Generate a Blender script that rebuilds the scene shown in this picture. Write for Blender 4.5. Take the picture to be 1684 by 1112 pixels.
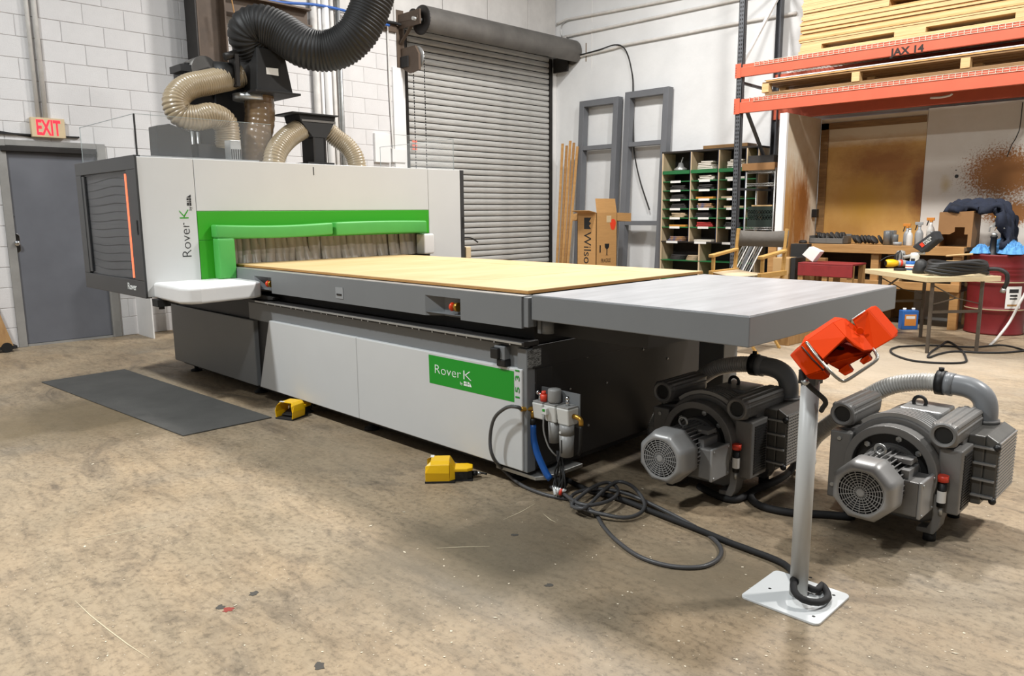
import bpy, math, random
from mathutils import Vector, Matrix
random.seed(7)
scene = bpy.context.scene
COL = scene.collection
for o in list(bpy.data.objects): bpy.data.objects.remove(o)

# ------------------------------------------------------------------ camera
F_PX, IMG_W, IMG_H = 1249.83, 1684.0, 1112.0
YAW, PITCH, ROLL = 2.35523754, 0.16487956, 0.00806319
CAM = Vector((0.0, 0.0, 1.38))
_f = Vector((math.cos(YAW)*math.cos(PITCH), math.sin(YAW)*math.cos(PITCH), -math.sin(PITCH)))
_r0 = Vector((math.sin(YAW), -math.cos(YAW), 0.0)); _d0 = _f.cross(_r0)
_r = math.cos(ROLL)*_r0 + math.sin(ROLL)*_d0
_d = -math.sin(ROLL)*_r0 + math.cos(ROLL)*_d0
cam_data = bpy.data.cameras.new('camera'); cam_data.sensor_width = 36.0
cam_data.lens = F_PX/IMG_W*36.0; cam_data.clip_start = 0.05; cam_data.clip_end = 100
cam = bpy.data.objects.new('camera', cam_data); COL.objects.link(cam)
_m = Matrix((( _r.x, -_d.x, -_f.x, CAM.x), (_r.y, -_d.y, -_f.y, CAM.y), (_r.z, -_d.z, -_f.z, CAM.z), (0,0,0,1)))
cam.matrix_world = _m
scene.camera = cam

# ------------------------------------------------------------------ light
world = bpy.data.worlds.new('world'); scene.world = world; world.use_nodes = True
bg = world.node_tree.nodes['Background']; bg.inputs[0].default_value = (0.93, 0.96, 1.0, 1); bg.inputs[1].default_value = 0.15
def lamp(x, y, z, power, size=0.5, col=(1.0, 0.965, 0.915)):
    d = bpy.data.lights.new('high_bay_lamp', 'AREA'); d.shape = 'DISK'; d.size = size; d.energy = power; d.color = col
    o = bpy.data.objects.new('high_bay_lamp', d); COL.objects.link(o); o.location = (x, y, z)
WARM, COOL = (1.0, 0.975, 0.945), (0.95, 0.985, 1.0)
LAMPS = [(-2.8, 6.4, 5.9, 350, WARM), (-6.0, 6.8, 5.9, 300, WARM), (-0.6, -1.0, 5.9, 185, COOL), (-5.2, -0.9, 5.9, 400, COOL), (1.6, 6.2, 5.9, 420, WARM)]
for a in LAMPS: lamp(*a[:4], col=a[4])
scene.view_settings.view_transform = 'Standard'; scene.view_settings.look = 'None'
scene.view_settings.gamma = 1.0; scene.view_settings.use_curve_mapping = False
scene.view_settings.exposure = 0.0

# ------------------------------------------------------------------ pixel -> point on a plane of the room
def _ray(x, y): return _r*((x-IMG_W/2)/F_PX) + _d*((y-IMG_H/2)/F_PX) + _f
def PX(x, y, X): d = _ray(x, y); return CAM + d*((X-CAM.x)/d.x)
def PY(x, y, Y): d = _ray(x, y); return CAM + d*((Y-CAM.y)/d.y)
def PZ(x, y, Z): d = _ray(x, y); return CAM + d*((Z-CAM.z)/d.z)

# ------------------------------------------------------------------ materials
def lin(c):
    if isinstance(c, str):
        c = c.lstrip('#'); c = [int(c[i:i+2], 16)/255 for i in (0, 2, 4)]
    return tuple(x/12.92 if x <= 0.04045 else ((x+0.055)/1.055)**2.4 for x in c)
MATS = {}
def mat(name, col, rough=0.5, metal=0.0, var=0.0, scale=4.0, bump=0.0, bscale=60.0, stretch=None, col2=None, emit=0.0, alpha=1.0, spec=0.5, coat=0.0, lo=0.35, hi=0.65, trans=0.0):
    m = bpy.data.materials.new(name); m.use_nodes = True; MATS[name] = m
    nt = m.node_tree; b = nt.nodes['Principled BSDF']
    c = lin(col)
    b.inputs['Base Color'].default_value = (*c, 1); b.inputs['Roughness'].default_value = rough
    b.inputs['Metallic'].default_value = metal; b.inputs['Specular IOR Level'].default_value = spec
    b.inputs['Coat Weight'].default_value = coat; b.inputs['Alpha'].default_value = alpha
    b.inputs['Transmission Weight'].default_value = trans
    if emit: b.inputs['Emission Color'].default_value = (*c, 1); b.inputs['Emission Strength'].default_value = emit
    if var or col2 or bump:
        tc = nt.nodes.new('ShaderNodeTexCoord'); src = tc.outputs['Object']
        if stretch:
            mp = nt.nodes.new('ShaderNodeMapping'); mp.inputs['Scale'].default_value = stretch
            nt.links.new(src, mp.inputs['Vector']); src = mp.outputs['Vector']
        if var or col2:
            n = nt.nodes.new('ShaderNodeTexNoise'); n.inputs['Scale'].default_value = scale; n.inputs['Detail'].default_value = 6; n.inputs['Roughness'].default_value = 0.62
            nt.links.new(src, n.inputs['Vector'])
            r = nt.nodes.new('ShaderNodeValToRGB'); e = r.color_ramp.elements
            e[0].position = lo; e[1].position = hi
            c2 = lin(col2) if col2 else tuple(min(1, x*(1+var)) for x in c)
            c1 = c if col2 else tuple(x*(1-var) for x in c)
            e[0].color = (*c1, 1); e[1].color = (*c2, 1)
            nt.links.new(n.outputs['Fac'], r.inputs['Fac']); nt.links.new(r.outputs['Color'], b.inputs['Base Color'])
        if bump:
            n2 = nt.nodes.new('ShaderNodeTexNoise'); n2.inputs['Scale'].default_value = bscale; n2.inputs['Detail'].default_value = 4
            nt.links.new(src, n2.inputs['Vector'])
            bp = nt.nodes.new('ShaderNodeBump'); bp.inputs['Strength'].default_value = bump; bp.inputs['Distance'].default_value = 0.01
            nt.links.new(n2.outputs['Fac'], bp.inputs['Height']); nt.links.new(bp.outputs['Normal'], b.inputs['Normal'])
    return m
mat('block_paint', '#d2d0cf', 0.6, var=0.035, scale=3, bump=0.25, bscale=90)
mat('mortar', '#c4c1be', 0.7, var=0.05, scale=6)
mat('wall_paint', '#dcdddd', 0.65, var=0.05, scale=1.4, bump=0.15, bscale=25)
mat('siding', '#cfccc8', 0.55, var=0.07, scale=3)
mat('door_grey', '#63656b', 0.5, var=0.06, scale=3)
mat('frame_grey', '#8b8985', 0.55, var=0.1, scale=5)
mat('dark_metal', '#2a2725', 0.5, 0.4, var=0.2, scale=12)
mat('steel_brown', '#57483b', 0.6, 0.1, var=0.14, scale=5)
mat('chrome', '#c8c8c8', 0.16, 1.0)
mat('galv', '#b9bab8', 0.38, 0.75, var=0.1, scale=14)
mat('conduit', '#d2cfca', 0.5, 0.0, var=0.08, scale=9)
mat('slat', '#b9b8b4', 0.5, 0.1, var=0.14, scale=5, stretch=(3, 1, 12))
mat('hood_metal', '#6a6763', 0.5, 0.45, var=0.16, scale=3)
mat('white_paint', '#e4e3e1', 0.5, var=0.03, scale=5)
mat('sign_tan', '#cdb894', 0.6, var=0.05, scale=8)
mat('exit_red', '#f2283c', 0.4, emit=0.9)
mat('blue_wire', '#2d5fb0', 0.45)
mat('black', '#141414', 0.5)
mat('black_soft', '#1d1c1c', 0.75, var=0.25, scale=10)
mat('machine_white', '#c9cac9', 0.34, var=0.012, scale=3, bump=0.05, bscale=300)
mat('machine_grey', '#747677', 0.42, var=0.02, scale=4, bump=0.06, bscale=300)
mat('machine_dark', '#211f1e', 0.5, var=0.05, scale=4)
mat('door_dark', '#303132', 0.42, var=0.05)
mat('green', '#2f9b14', 0.42, bump=0.03, bscale=300)
mat('green_decal', '#0a9120', 0.4)
mat('cushion_green', '#4ba44a', 0.5, var=0.03, scale=8, bump=0.1, bscale=14)
mat('cushion_white', '#d9d8d6', 0.42, var=0.02, scale=8, bump=0.12, bscale=12)
mat('logo_black', '#1c1e20', 0.5)
mat('logo_white', '#f0f3f0', 0.5)
mat('rubber', '#232323', 0.7, var=0.15, scale=20)
mat('mat_rubber', '#4a4946', 0.75, var=0.14, scale=3, bump=0.2, bscale=120)
mat('orange_button', '#dd4119', 0.35)
mat('brass', '#b58a3a', 0.35, 0.8)
mat('led_strip', '#ff7a55', 0.4, emit=1.3)
mat('cardboard', '#b98d58', 0.75, var=0.05, scale=6, stretch=(1, 1, 9))
mat('paper', '#e9e8e4', 0.7)
def glassy(name, col, alpha, rough=0.08):
    m = mat(name, col, rough); m.node_tree.nodes['Principled BSDF'].inputs['Alpha'].default_value = alpha
    return m
glassy('acrylic', '#e8ecec', 0.055, 0.04)
glassy('smoked', '#3b3d40', 0.28, 0.03)

# ------------------------------------------------------------------ mesh building
class MB:
    def __init__(s): s.v = []; s.f = []; s.sm = []; s.mi = []; s.cm = 0
    def add(s, vs, fs, smooth=False):
        o = len(s.v); s.v += [Vector(p) for p in vs]
        for f in fs: s.f.append(tuple(i+o for i in f)); s.sm.append(smooth); s.mi.append(s.cm)
        return s
    def box(s, x0, x1, y0, y1, z0, z1):
        x0, x1 = min(x0, x1), max(x0, x1); y0, y1 = min(y0, y1), max(y0, y1); z0, z1 = min(z0, z1), max(z0, z1)
        return s.add([(x, y, z) for z in (z0, z1) for y in (y0, y1) for x in (x0, x1)],
            [(0,2,3,1), (4,5,7,6), (0,1,5,4), (2,6,7,3), (0,4,6,2), (1,3,7,5)])
    def boxm(s, M, sx, sy, sz):
        return s.add([M @ Vector((x*sx/2, y*sy/2, z*sz/2)) for z in (-1, 1) for y in (-1, 1) for x in (-1, 1)],
            [(0,2,3,1), (4,5,7,6), (0,1,5,4), (2,6,7,3), (0,4,6,2), (1,3,7,5)])
    def bar(s, p0, p1, w, h, up=(0, 0, 1), ext=0.0):
        p0 = Vector(p0); p1 = Vector(p1); d = (p1-p0); L = d.length + 2*ext; d.normalize()
        up = Vector(up)
        if abs(d.dot(up)) > 0.98: up = Vector((1, 0, 0))
        x = d.cross(up).normalized(); u = x.cross(d)
        M = Matrix(((d.x, x.x, u.x, 0), (d.y, x.y, u.y, 0), (d.z, x.z, u.z, 0), (0, 0, 0, 1)))
        M.translation = (p0+p1)/2
        return s.boxm(M, L, w, h)
    def hexa(s, b, t):   # bottom quad, top quad (same winding, counter-clockwise from above)
        return s.add(list(b)+list(t), [(3,2,1,0), (4,5,6,7), (0,1,5,4), (1,2,6,5), (2,3,7,6), (3,0,4,7)])
    def lathe(s, prof, org=(0, 0, 0), axis=(0, 0, 1), n=24, smooth=True, caps=True, a0=0.0):
        axis = Vector(axis).normalized(); t = Vector((1, 0, 0)) if abs(axis.x) < 0.9 else Vector((0, 1, 0))
        u = axis.cross(t).normalized(); w = axis.cross(u); org = Vector(org)
        vs = []; fs = []
        for r, h in prof:
            for k in range(n):
                a = a0 + 2*math.pi*k/n; vs.append(org + axis*h + (u*math.cos(a)+w*math.sin(a))*r)
        m = len(prof)
        for i in range(m-1):
            for k in range(n):
                k2 = (k+1) % n; fs.append((i*n+k, i*n+k2, (i+1)*n+k2, (i+1)*n+k))
        s.add(vs, fs, smooth)
        if caps:
            o = len(s.v)-len(vs)
            for i, rev in ((0, True), (m-1, False)):
                if prof[i][0] > 1e-5:
                    loop = [o+i*n+k for k in range(n)]
                    s.f.append(tuple(reversed(loop)) if rev else tuple(loop)); s.sm.append(False); s.mi.append(s.cm)
        return s
    def cyl(s, p0, p1, r0, r1=None, n=16, smooth=True, caps=True, a0=0.0):
        p0 = Vector(p0); p1 = Vector(p1); d = p1-p0
        return s.lathe([(r0, 0), (r0 if r1 is None else r1, d.length)], p0, d, n, smooth, caps, a0)
    def ball(s, c, r, n=14, m=8, sq=(1, 1, 1)):
        o = len(s.v)
        s.lathe([(max(1e-4, r*math.sin(math.pi*i/m)), -r*math.cos(math.pi*i/m)) for i in range(m+1)], (0, 0, 0), (0, 0, 1), n, True, False)
        for i in range(o, len(s.v)): p = s.v[i]; s.v[i] = Vector((p.x*sq[0]+c[0], p.y*sq[1]+c[1], p.z*sq[2]+c[2]))
        return s
    def tube(s, pts, r, n=10, caps=True, smooth=True, closed=False):
        pts = [Vector(p) for p in pts]; m = len(pts)
        T = []
        for i in range(m):
            a = pts[(i-1) % m] if (i or closed) else pts[0]; b = pts[(i+1) % m] if (i < m-1 or closed) else pts[-1]
            T.append((b-a).normalized())
        t0 = T[0]; ref = Vector((0, 0, 1)) if abs(t0.z) < 0.9 else Vector((1, 0, 0))
        u = t0.cross(ref).normalized(); vs = []; fs = []
        for i in range(m):
            if i:
                ax = T[i-1].cross(T[i])
                if ax.length > 1e-7: u = Matrix.Rotation(T[i-1].angle(T[i]), 3, ax.normalized()) @ u
            u = (u - T[i]*u.dot(T[i])).normalized(); w = T[i].cross(u)
            rr = r[i] if isinstance(r, (list, tuple)) else r
            for k in range(n):
                a = 2*math.pi*k/n; vs.append(pts[i] + (u*math.cos(a)+w*math.sin(a))*rr)
        for i in range(m if closed else m-1):
            j = (i+1) % m
            for k in range(n): k2 = (k+1) % n; fs.append((i*n+k, i*n+k2, j*n+k2, j*n+k))
        if caps and not closed: fs.append(tuple(reversed(range(n)))); fs.append(tuple((m-1)*n+k for k in range(n)))
        return s.add(vs, fs, smooth)
    def prism(s, poly, a0, a1, plane='XY', smooth=False):
        def p3(p, a):
            return {'XY': (p[0], p[1], a), 'XZ': (p[0], a, p[1]), 'YZ': (a, p[0], p[1])}[plane]
        area = sum(poly[i][0]*poly[(i+1) % len(poly)][1]-poly[(i+1) % len(poly)][0]*poly[i][1] for i in range(len(poly)))
        if (area < 0) != (plane == 'XZ'): poly = list(reversed(poly))
        if a1 < a0: a0, a1 = a1, a0
        n = len(poly); vs = [p3(p, a0) for p in poly]+[p3(p, a1) for p in poly]
        o = len(s.v)
        s.add(vs, [(i, (i+1) % n, n+(i+1) % n, n+i) for i in range(n)], smooth)
        s.f.append(tuple(o+i for i in reversed(range(n)))); s.f.append(tuple(o+n+i for i in range(n))); s.sm += [False]*2; s.mi += [s.cm]*2
        return s
    def xf(s, M, start=0):
        for i in range(start, len(s.v)): s.v[i] = M @ s.v[i]
        return s
    def build(s, name, material, parent=None, bevel=0.0, seg=2, subsurf=0, origin=None):
        me = bpy.data.meshes.new(name)
        off = ROOT.get(parent.name, Vector((0, 0, 0))) if parent else None
        loc = Vector((0, 0, 0))
        if parent is None:
            if origin is not None: off = Vector(origin)
            else:
                xs = [p.x for p in s.v]; ys = [p.y for p in s.v]; off = Vector(((min(xs)+max(xs))/2, (min(ys)+max(ys))/2, min(p.z for p in s.v)))
            loc = off
        me.from_pydata([tuple(p-off) for p in s.v], [], s.f)
        me.polygons.foreach_set('use_smooth', s.sm)
        for mm in (material if isinstance(material, (list, tuple)) else [material]): me.materials.append(MATS[mm])
        if any(s.mi): me.polygons.foreach_set('material_index', s.mi)
        me.update()
        o = bpy.data.objects.new(name, me); COL.objects.link(o); o.location = loc
        ROOT[o.name] = off
        if parent: o.parent = parent
        if bevel:
            b = o.modifiers.new('bevel', 'BEVEL'); b.width = bevel; b.segments = seg; b.limit_method = 'ANGLE'; b.angle_limit = 0.6
        if subsurf:
            b = o.modifiers.new('sub', 'SUBSURF'); b.levels = subsurf; b.render_levels = subsurf
        return o
ROOT = {}
def tag(o, label=None, cat=None, group=None, kind=None):
    for k, v in (('label', label), ('category', cat), ('group', group), ('kind', kind)):
        if v: o[k] = v
    return o
def thing(name, label, cat, loc=(0, 0, 0), group=None):
    o = bpy.data.objects.new(name, None); COL.objects.link(o); o.location = loc; o.empty_display_size = 0.1
    ROOT[o.name] = Vector(loc)
    return tag(o, label, cat, group)
def copy_tree(o, parent=None):
    c = o.copy(); COL.objects.link(c); c.parent = parent
    for ch in list(o.children): copy_tree(ch, c)
    return c
def inst(src_mesh, name, loc, parent, rot=None, scale=None):
    o = bpy.data.objects.new(name, src_mesh); COL.objects.link(o)
    if parent: o.parent = parent; o.location = Vector(loc)-ROOT[parent.name]
    else: o.location = loc
    if rot: o.rotation_euler = rot
    if scale: o.scale = scale
    return o
def spline(pts, step=0.02, closed=False):
    P = [Vector(p) for p in pts]; out = []; n = len(P)
    for i in range(n if closed else n-1):
        p1, p2 = P[i], P[(i+1) % n]
        p0 = P[(i-1) % n] if (closed or i) else p1*2-p2
        p3 = P[(i+2) % n] if (closed or i < n-2) else p2*2-p1
        k = max(2, int((p2-p1).length/step))
        for j in range(k):
            t = j/k
            out.append(0.5*((2*p1)+(p2-p0)*t+(2*p0-5*p1+4*p2-p3)*t*t+(3*p1-p0-3*p2+p3)*t**3))
    if not closed: out.append(P[-1])
    return out
def resample(pts, n):
    L = [0.0]
    for a, b in zip(pts, pts[1:]): L.append(L[-1]+(b-a).length)
    out = []; j = 0
    for i in range(n):
        d = L[-1]*i/(n-1)
        while j < len(L)-2 and L[j+1] < d: j += 1
        t = 0 if L[j+1] == L[j] else (d-L[j])/(L[j+1]-L[j]); out.append(pts[j].lerp(pts[j+1], t))
    return out, L[-1]
def hose(mb, pts, r, pitch=0.02, amp=0.12, n=18, r1=None, cut=0.5):
    sp = spline(pts, 0.02); _, L = resample(sp, 2); k = max(2, int(L/pitch)); sp, _ = resample(sp, k*4+1)
    pat = (1.0, 1.0-amp*0.2, 1.0-amp, 1.0-amp*0.7)
    rr = [(r+((r1 or r)-r)*i/(k*4))*pat[i % 4] for i in range(k*4+1)]
    mb.tube(sp, rr, n)
    return sp
def text(body, name, material, parent, M, size, ext=0.0008, sx=1.0, align='LEFT', space=1.0, fit=None, bold=0.0):
    cu = bpy.data.curves.new(name, 'FONT'); cu.body = body; cu.size = size; cu.extrude = ext; cu.align_x = align; cu.resolution_u = 4; cu.space_character = space; cu.offset = bold
    t = bpy.data.objects.new(name+'_src', cu); COL.objects.link(t)
    dg = bpy.context.evaluated_depsgraph_get(); me = bpy.data.meshes.new_from_object(t.evaluated_get(dg))
    bpy.data.objects.remove(t); bpy.data.curves.remove(cu)
    off = ROOT.get(parent.name, Vector((0, 0, 0)))
    if fit: xs_ = [v.co.x for v in me.vertices]; sx = fit/(max(xs_)-min(xs_))
    S = Matrix.Diagonal((sx, 1, 1, 1))
    me.transform(Matrix.Translation(-off) @ M @ S); me.materials.clear(); me.materials.append(MATS[material])
    o = bpy.data.objects.new(name, me); COL.objects.link(o); o.parent = parent; ROOT[o.name] = off
    return o
def frame(org, xdir, ydir):
    x = Vector(xdir).normalized(); y = Vector(ydir).normalized(); z = x.cross(y); o = Vector(org)
    return Matrix(((x.x, y.x, z.x, o.x), (x.y, y.y, z.y, o.y), (x.z, y.z, z.z, o.z), (0, 0, 0, 1)))
def rounded(w, h, r, n=4, cx=0, cy=0):
    pts = []
    for sx, sy, a0 in ((1, 1, 0), (-1, 1, 90), (-1, -1, 180), (1, -1, 270)):
        for k in range(n+1):
            a = math.radians(a0+90*k/n); pts.append((cx+sx*(w/2-r)+r*math.cos(a), cy+sy*(h/2-r)+r*math.sin(a)))
    return pts
# ------------------------------------------------------------------ floor
XW, YW = -9.3, 10.46
def floor_material():
    m = bpy.data.materials.new('floor_concrete'); m.use_nodes = True; MATS['floor_concrete'] = m
    nt = m.node_tree; N = nt.nodes.new; L = nt.links.new; b = nt.nodes['Principled BSDF']
    tc = N('ShaderNodeTexCoord').outputs['Object']
    def mapped(scale, rot=0.0):
        mp = N('ShaderNodeMapping'); mp.inputs['Scale'].default_value = scale; mp.inputs['Rotation'].default_value = (0, 0, rot); L(tc, mp.inputs['Vector']); return mp.outputs['Vector']
    def noise(sc, det=6, rough=0.6, vec=None, dist=0.0):
        n = N('ShaderNodeTexNoise'); n.inputs['Scale'].default_value = sc; n.inputs['Detail'].default_value = det; n.inputs['Roughness'].default_value = rough; n.inputs['Distortion'].default_value = dist
        L(vec or tc, n.inputs['Vector']); return n.outputs['Fac']
    def ramp(fac, stops):
        r = N('ShaderNodeValToRGB'); e = r.color_ramp.elements
        while len(e) < len(stops): e.new(0.5)
        for i, (p, c) in enumerate(stops): e[i].position = p; e[i].color = (*(lin(c) if isinstance(c, str) else (c, c, c)), 1)
        L(fac, r.inputs['Fac']); return r.outputs['Color']
    def mix(fac, a, c2, mode='MIX'):
        x = N('ShaderNodeMix'); x.data_type = 'RGBA'; x.blend_type = mode
        if hasattr(fac, 'links'): L(fac, x.inputs[0])
        else: x.inputs[0].default_value = fac
        L(a, x.inputs[6])
        if isinstance(c2, str): x.inputs[7].default_value = (*lin(c2), 1)
        else: L(c2, x.inputs[7])
        return x.outputs[2]
    base = ramp(noise(0.55, 8, 0.6, dist=0.6), [(0.30, '#776957'), (0.44, '#94826a'), (0.56, '#ad987c'), (0.70, '#bba78c')])
    grey = ramp(noise(0.9, 7, 0.6, mapped((1, 1, 1), 0.7)), [(0.52, 0.0), (0.68, 0.55)])
    base = mix(grey, base, '#8d887d')
    streak = ramp(noise(1.0, 7, 0.65, mapped((0.9, 3.2, 1), 0.45), 0.4), [(0.40, 0.0), (0.62, 0.75)])
    base = mix(streak, base, '#a3937b')
    dark = ramp(noise(1.7, 8, 0.68, mapped((0.7, 1.7, 1), 0.4), 1.1), [(0.55, 0.0), (0.70, 0.8)])
    base = mix(dark, base, '#6d6152')
    fine = ramp(noise(34, 6, 0.75), [(0.36, '#b2b0ac'), (0.5, '#f6f4f0'), (0.7, '#ffffff')])
    base = mix(0.75, base, fine, 'MULTIPLY')
    v = N('ShaderNodeTexVoronoi'); v.inputs['Scale'].default_value = 26; L(mapped((1.0, 1.5, 1), 0.3), v.inputs['Vector'])
    thr = ramp(noise(2.2, 3), [(0.35, 0.0), (0.7, 1.0)])
    mth = N('ShaderNodeMath'); mth.operation = 'LESS_THAN'; mth.inputs[1].default_value = 0.085; L(v.outputs['Distance'], mth.inputs[0])
    mul = N('ShaderNodeMath'); mul.operation = 'MULTIPLY'; L(mth.outputs[0], mul.inputs[0]); L(thr, mul.inputs[1])
    base = mix(mul.outputs[0], base, '#ded2bd')
    v2 = N('ShaderNodeTexVoronoi'); v2.inputs['Scale'].default_value = 6; L(mapped((1, 2.2, 1), 1.1), v2.inputs['Vector'])
    n2 = noise(60, 2)
    ad = N('ShaderNodeMath'); ad.operation = 'MULTIPLY_ADD'; ad.inputs[1].default_value = 0.35; L(n2, ad.inputs[0]); L(v2.outputs['Distance'], ad.inputs[2])
    m2 = N('ShaderNodeMath'); m2.operation = 'LESS_THAN'; m2.inputs[1].default_value = 0.19; L(ad.outputs[0], m2.inputs[0])
    mm = N('ShaderNodeMath'); mm.operation = 'MULTIPLY'; mm.inputs[1].default_value = 0.35; L(m2.outputs[0], mm.inputs[0])
    base = mix(mm.outputs[0], base, '#5b5146')
    sm1 = ramp(noise(4.5, 8, 0.7, mapped((0.8, 2.6, 1), 0.42), 0.8), [(0.34, 0.62), (0.5, 0.95), (0.66, 1.0)])
    base = mix(0.8, base, sm1, 'MULTIPLY')
    sm2 = ramp(noise(11, 7, 0.72, mapped((0.7, 2.2, 1), 0.5), 0.5), [(0.33, 0.7), (0.5, 0.98), (0.7, 1.0)])
    base = mix(0.7, base, sm2, 'MULTIPLY')
    # thin pale scratches
    w = N('ShaderNodeTexNoise'); w.inputs['Scale'].default_value = 2.6; w.inputs['Detail'].default_value = 1; L(mapped((0.5, 2.0, 1), 0.95), w.inputs['Vector'])
    sb = N('ShaderNodeMath'); sb.operation = 'SUBTRACT'; sb.inputs[1].default_value = 0.5; L(w.outputs['Fac'], sb.inputs[0])
    ab = N('ShaderNodeMath'); ab.operation = 'ABSOLUTE'; L(sb.outputs[0], ab.inputs[0])
    sc = ramp(ab.outputs[0], [(0.0, 1.0), (0.0025, 0.0)])
    brk = ramp(noise(1.8, 3), [(0.55, 0.0), (0.62, 0.5)])
    ms = N('ShaderNodeMath'); ms.operation = 'MULTIPLY'; L(sc, ms.inputs[0]); L(brk, ms.inputs[1])
    # four dark patches: dirt plus shade painted into the colour; pale patch: sawdust
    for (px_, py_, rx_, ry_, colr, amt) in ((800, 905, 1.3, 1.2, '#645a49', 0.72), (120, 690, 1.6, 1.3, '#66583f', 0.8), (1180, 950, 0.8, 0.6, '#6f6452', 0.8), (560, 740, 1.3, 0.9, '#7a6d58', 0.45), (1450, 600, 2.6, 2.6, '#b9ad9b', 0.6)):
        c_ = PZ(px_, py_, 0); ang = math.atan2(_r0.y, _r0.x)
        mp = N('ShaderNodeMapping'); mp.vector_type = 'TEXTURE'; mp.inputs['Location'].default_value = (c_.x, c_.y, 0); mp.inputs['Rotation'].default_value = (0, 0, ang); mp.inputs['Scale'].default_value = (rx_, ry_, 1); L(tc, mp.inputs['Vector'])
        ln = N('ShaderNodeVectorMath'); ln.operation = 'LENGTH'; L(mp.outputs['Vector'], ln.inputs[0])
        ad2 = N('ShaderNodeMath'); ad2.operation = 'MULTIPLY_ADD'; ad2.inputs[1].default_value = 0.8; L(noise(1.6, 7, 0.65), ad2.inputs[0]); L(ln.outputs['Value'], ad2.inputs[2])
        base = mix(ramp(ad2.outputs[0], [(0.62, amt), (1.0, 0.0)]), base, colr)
    L(base, b.inputs['Base Color'])
    L(ramp(noise(3, 6), [(0.3, 0.42), (0.7, 0.68)]), b.inputs['Roughness'])
    bp = N('ShaderNodeBump'); bp.inputs['Strength'].default_value = 0.22; bp.inputs['Distance'].default_value = 0.006; L(noise(48, 6, 0.7), bp.inputs['Height']); L(bp.outputs['Normal'], b.inputs['Normal'])
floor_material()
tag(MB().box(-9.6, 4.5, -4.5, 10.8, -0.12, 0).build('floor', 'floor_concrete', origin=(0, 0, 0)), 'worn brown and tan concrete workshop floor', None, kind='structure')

# ------------------------------------------------------------------ left wall: painted concrete blocks, one object each
wl = MB()
D0, D1, DT = 1.955, 2.95, 2.15       # door opening
R0, R1, RT = 7.12, 10.36, 4.0        # roller door opening
xb, xf = XW-0.2, XW-0.007
wl.box(xb, xf, -4.5, D0, 0, 4.05).box(xb, xf, D0, D1, DT, 4.05).box(xb, xf, D1, R0, 0, 4.05).box(xb, xf, R1, 10.8, 0, 4.05).box(xb, xf, -4.5, 10.8, 4.05, 6.2)
wall_left = tag(wl.build('wall_left', 'mortar', origin=(XW, 0, 0)), 'white painted concrete block wall behind the machine', None, kind='structure')
BH, BL, G = 0.2121, 0.421, 0.004
bms = {}
def block(y0, y1, c):
    w = round(y1-y0, 3)
    key = w
    if key not in bms:
        o = MB().box(xf-0.03, XW, -w/2+G/2, w/2-G/2, G/2, BH-G/2)
        t = o.build('block', 'block_paint', wall_left, bevel=0.004, seg=1); ROOT.pop(t.name, None)
        for v in t.data.vertices: v.co.x += XW
        bms[key] = t.data; bpy.data.objects.remove(t)
    o = bpy.data.objects.new('block', bms[key]); COL.objects.link(o); o.parent = wall_left
    o.location = (random.uniform(-0.0015, 0.0015)-XW, (y0+y1)/2, c*BH)
    b = o.modifiers.new('bevel', 'BEVEL'); b.width = 0.004; b.segments = 1
for c in range(19):
    ph = 3.052 if c % 2 else 2.852
    k = -8
    while True:
        y0 = ph+BL*k; y1 = y0+BL; k += 1
        if y1 < 0.9: continue
        if y0 > R0: break
        z0, z1 = c*BH, (c+1)*BH
        segs = [(max(y0, 0.9), min(y1, R0-0.06))]
        if z0 < DT-0.05:
            segs = [(y0, min(y1, D0-0.02))] if y0 < D0 else []
            if y1 > D1: segs += [(max(y0, D1+0.02), min(y1, R0-0.06))]
        for a, b_ in segs:
            if b_-a < 0.05: continue
            if a > 3.5 and z1 < 1.25 and a < 6.6: continue     # wholly behind the machine
            block(a, b_, c)
# siding above the ledge
for i, (a, b_) in enumerate([(4.25, 5.15), (5.15, 6.05), (6.05, 6.96), (6.96, 7.88), (7.88, 8.816), (8.816, 9.755), (9.755, 10.45)]):
    MB().box(xf, XW+0.012, a+0.008, b_-0.008, 4.06, 5.6).build('siding_panel', 'siding', wall_left, bevel=0.006, seg=1)
led = tag(MB().box(XW-0.01, XW+0.04, 6.2, R0-0.13, 3.93, 4.05).build('trim_1', 'steel_brown', bevel=0.004), 'dark steel ledge angle on top of the block wall', None, kind='structure')

# right wall
wr = MB().box(-9.6, 4.5, YW, YW+0.25, 0, 6.2)
wall_right = tag(wr.build('wall_right', 'wall_paint', origin=(0, YW, 0)), 'smooth white painted concrete wall behind the racks', None, kind='structure')
mat('crack', '#7d6a55', 0.8)
for x, z0, z1 in ((-8.62, 3.88, 4.18), (-8.5, 3.75, 4.4), (-8.5, 4.5, 4.9)):
    MB().box(x, x+0.018, YW-0.004, YW+0.01, z0, z1).build('joint_strip', 'crack' if x < -8.6 else 'white_paint', wall_right)

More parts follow.
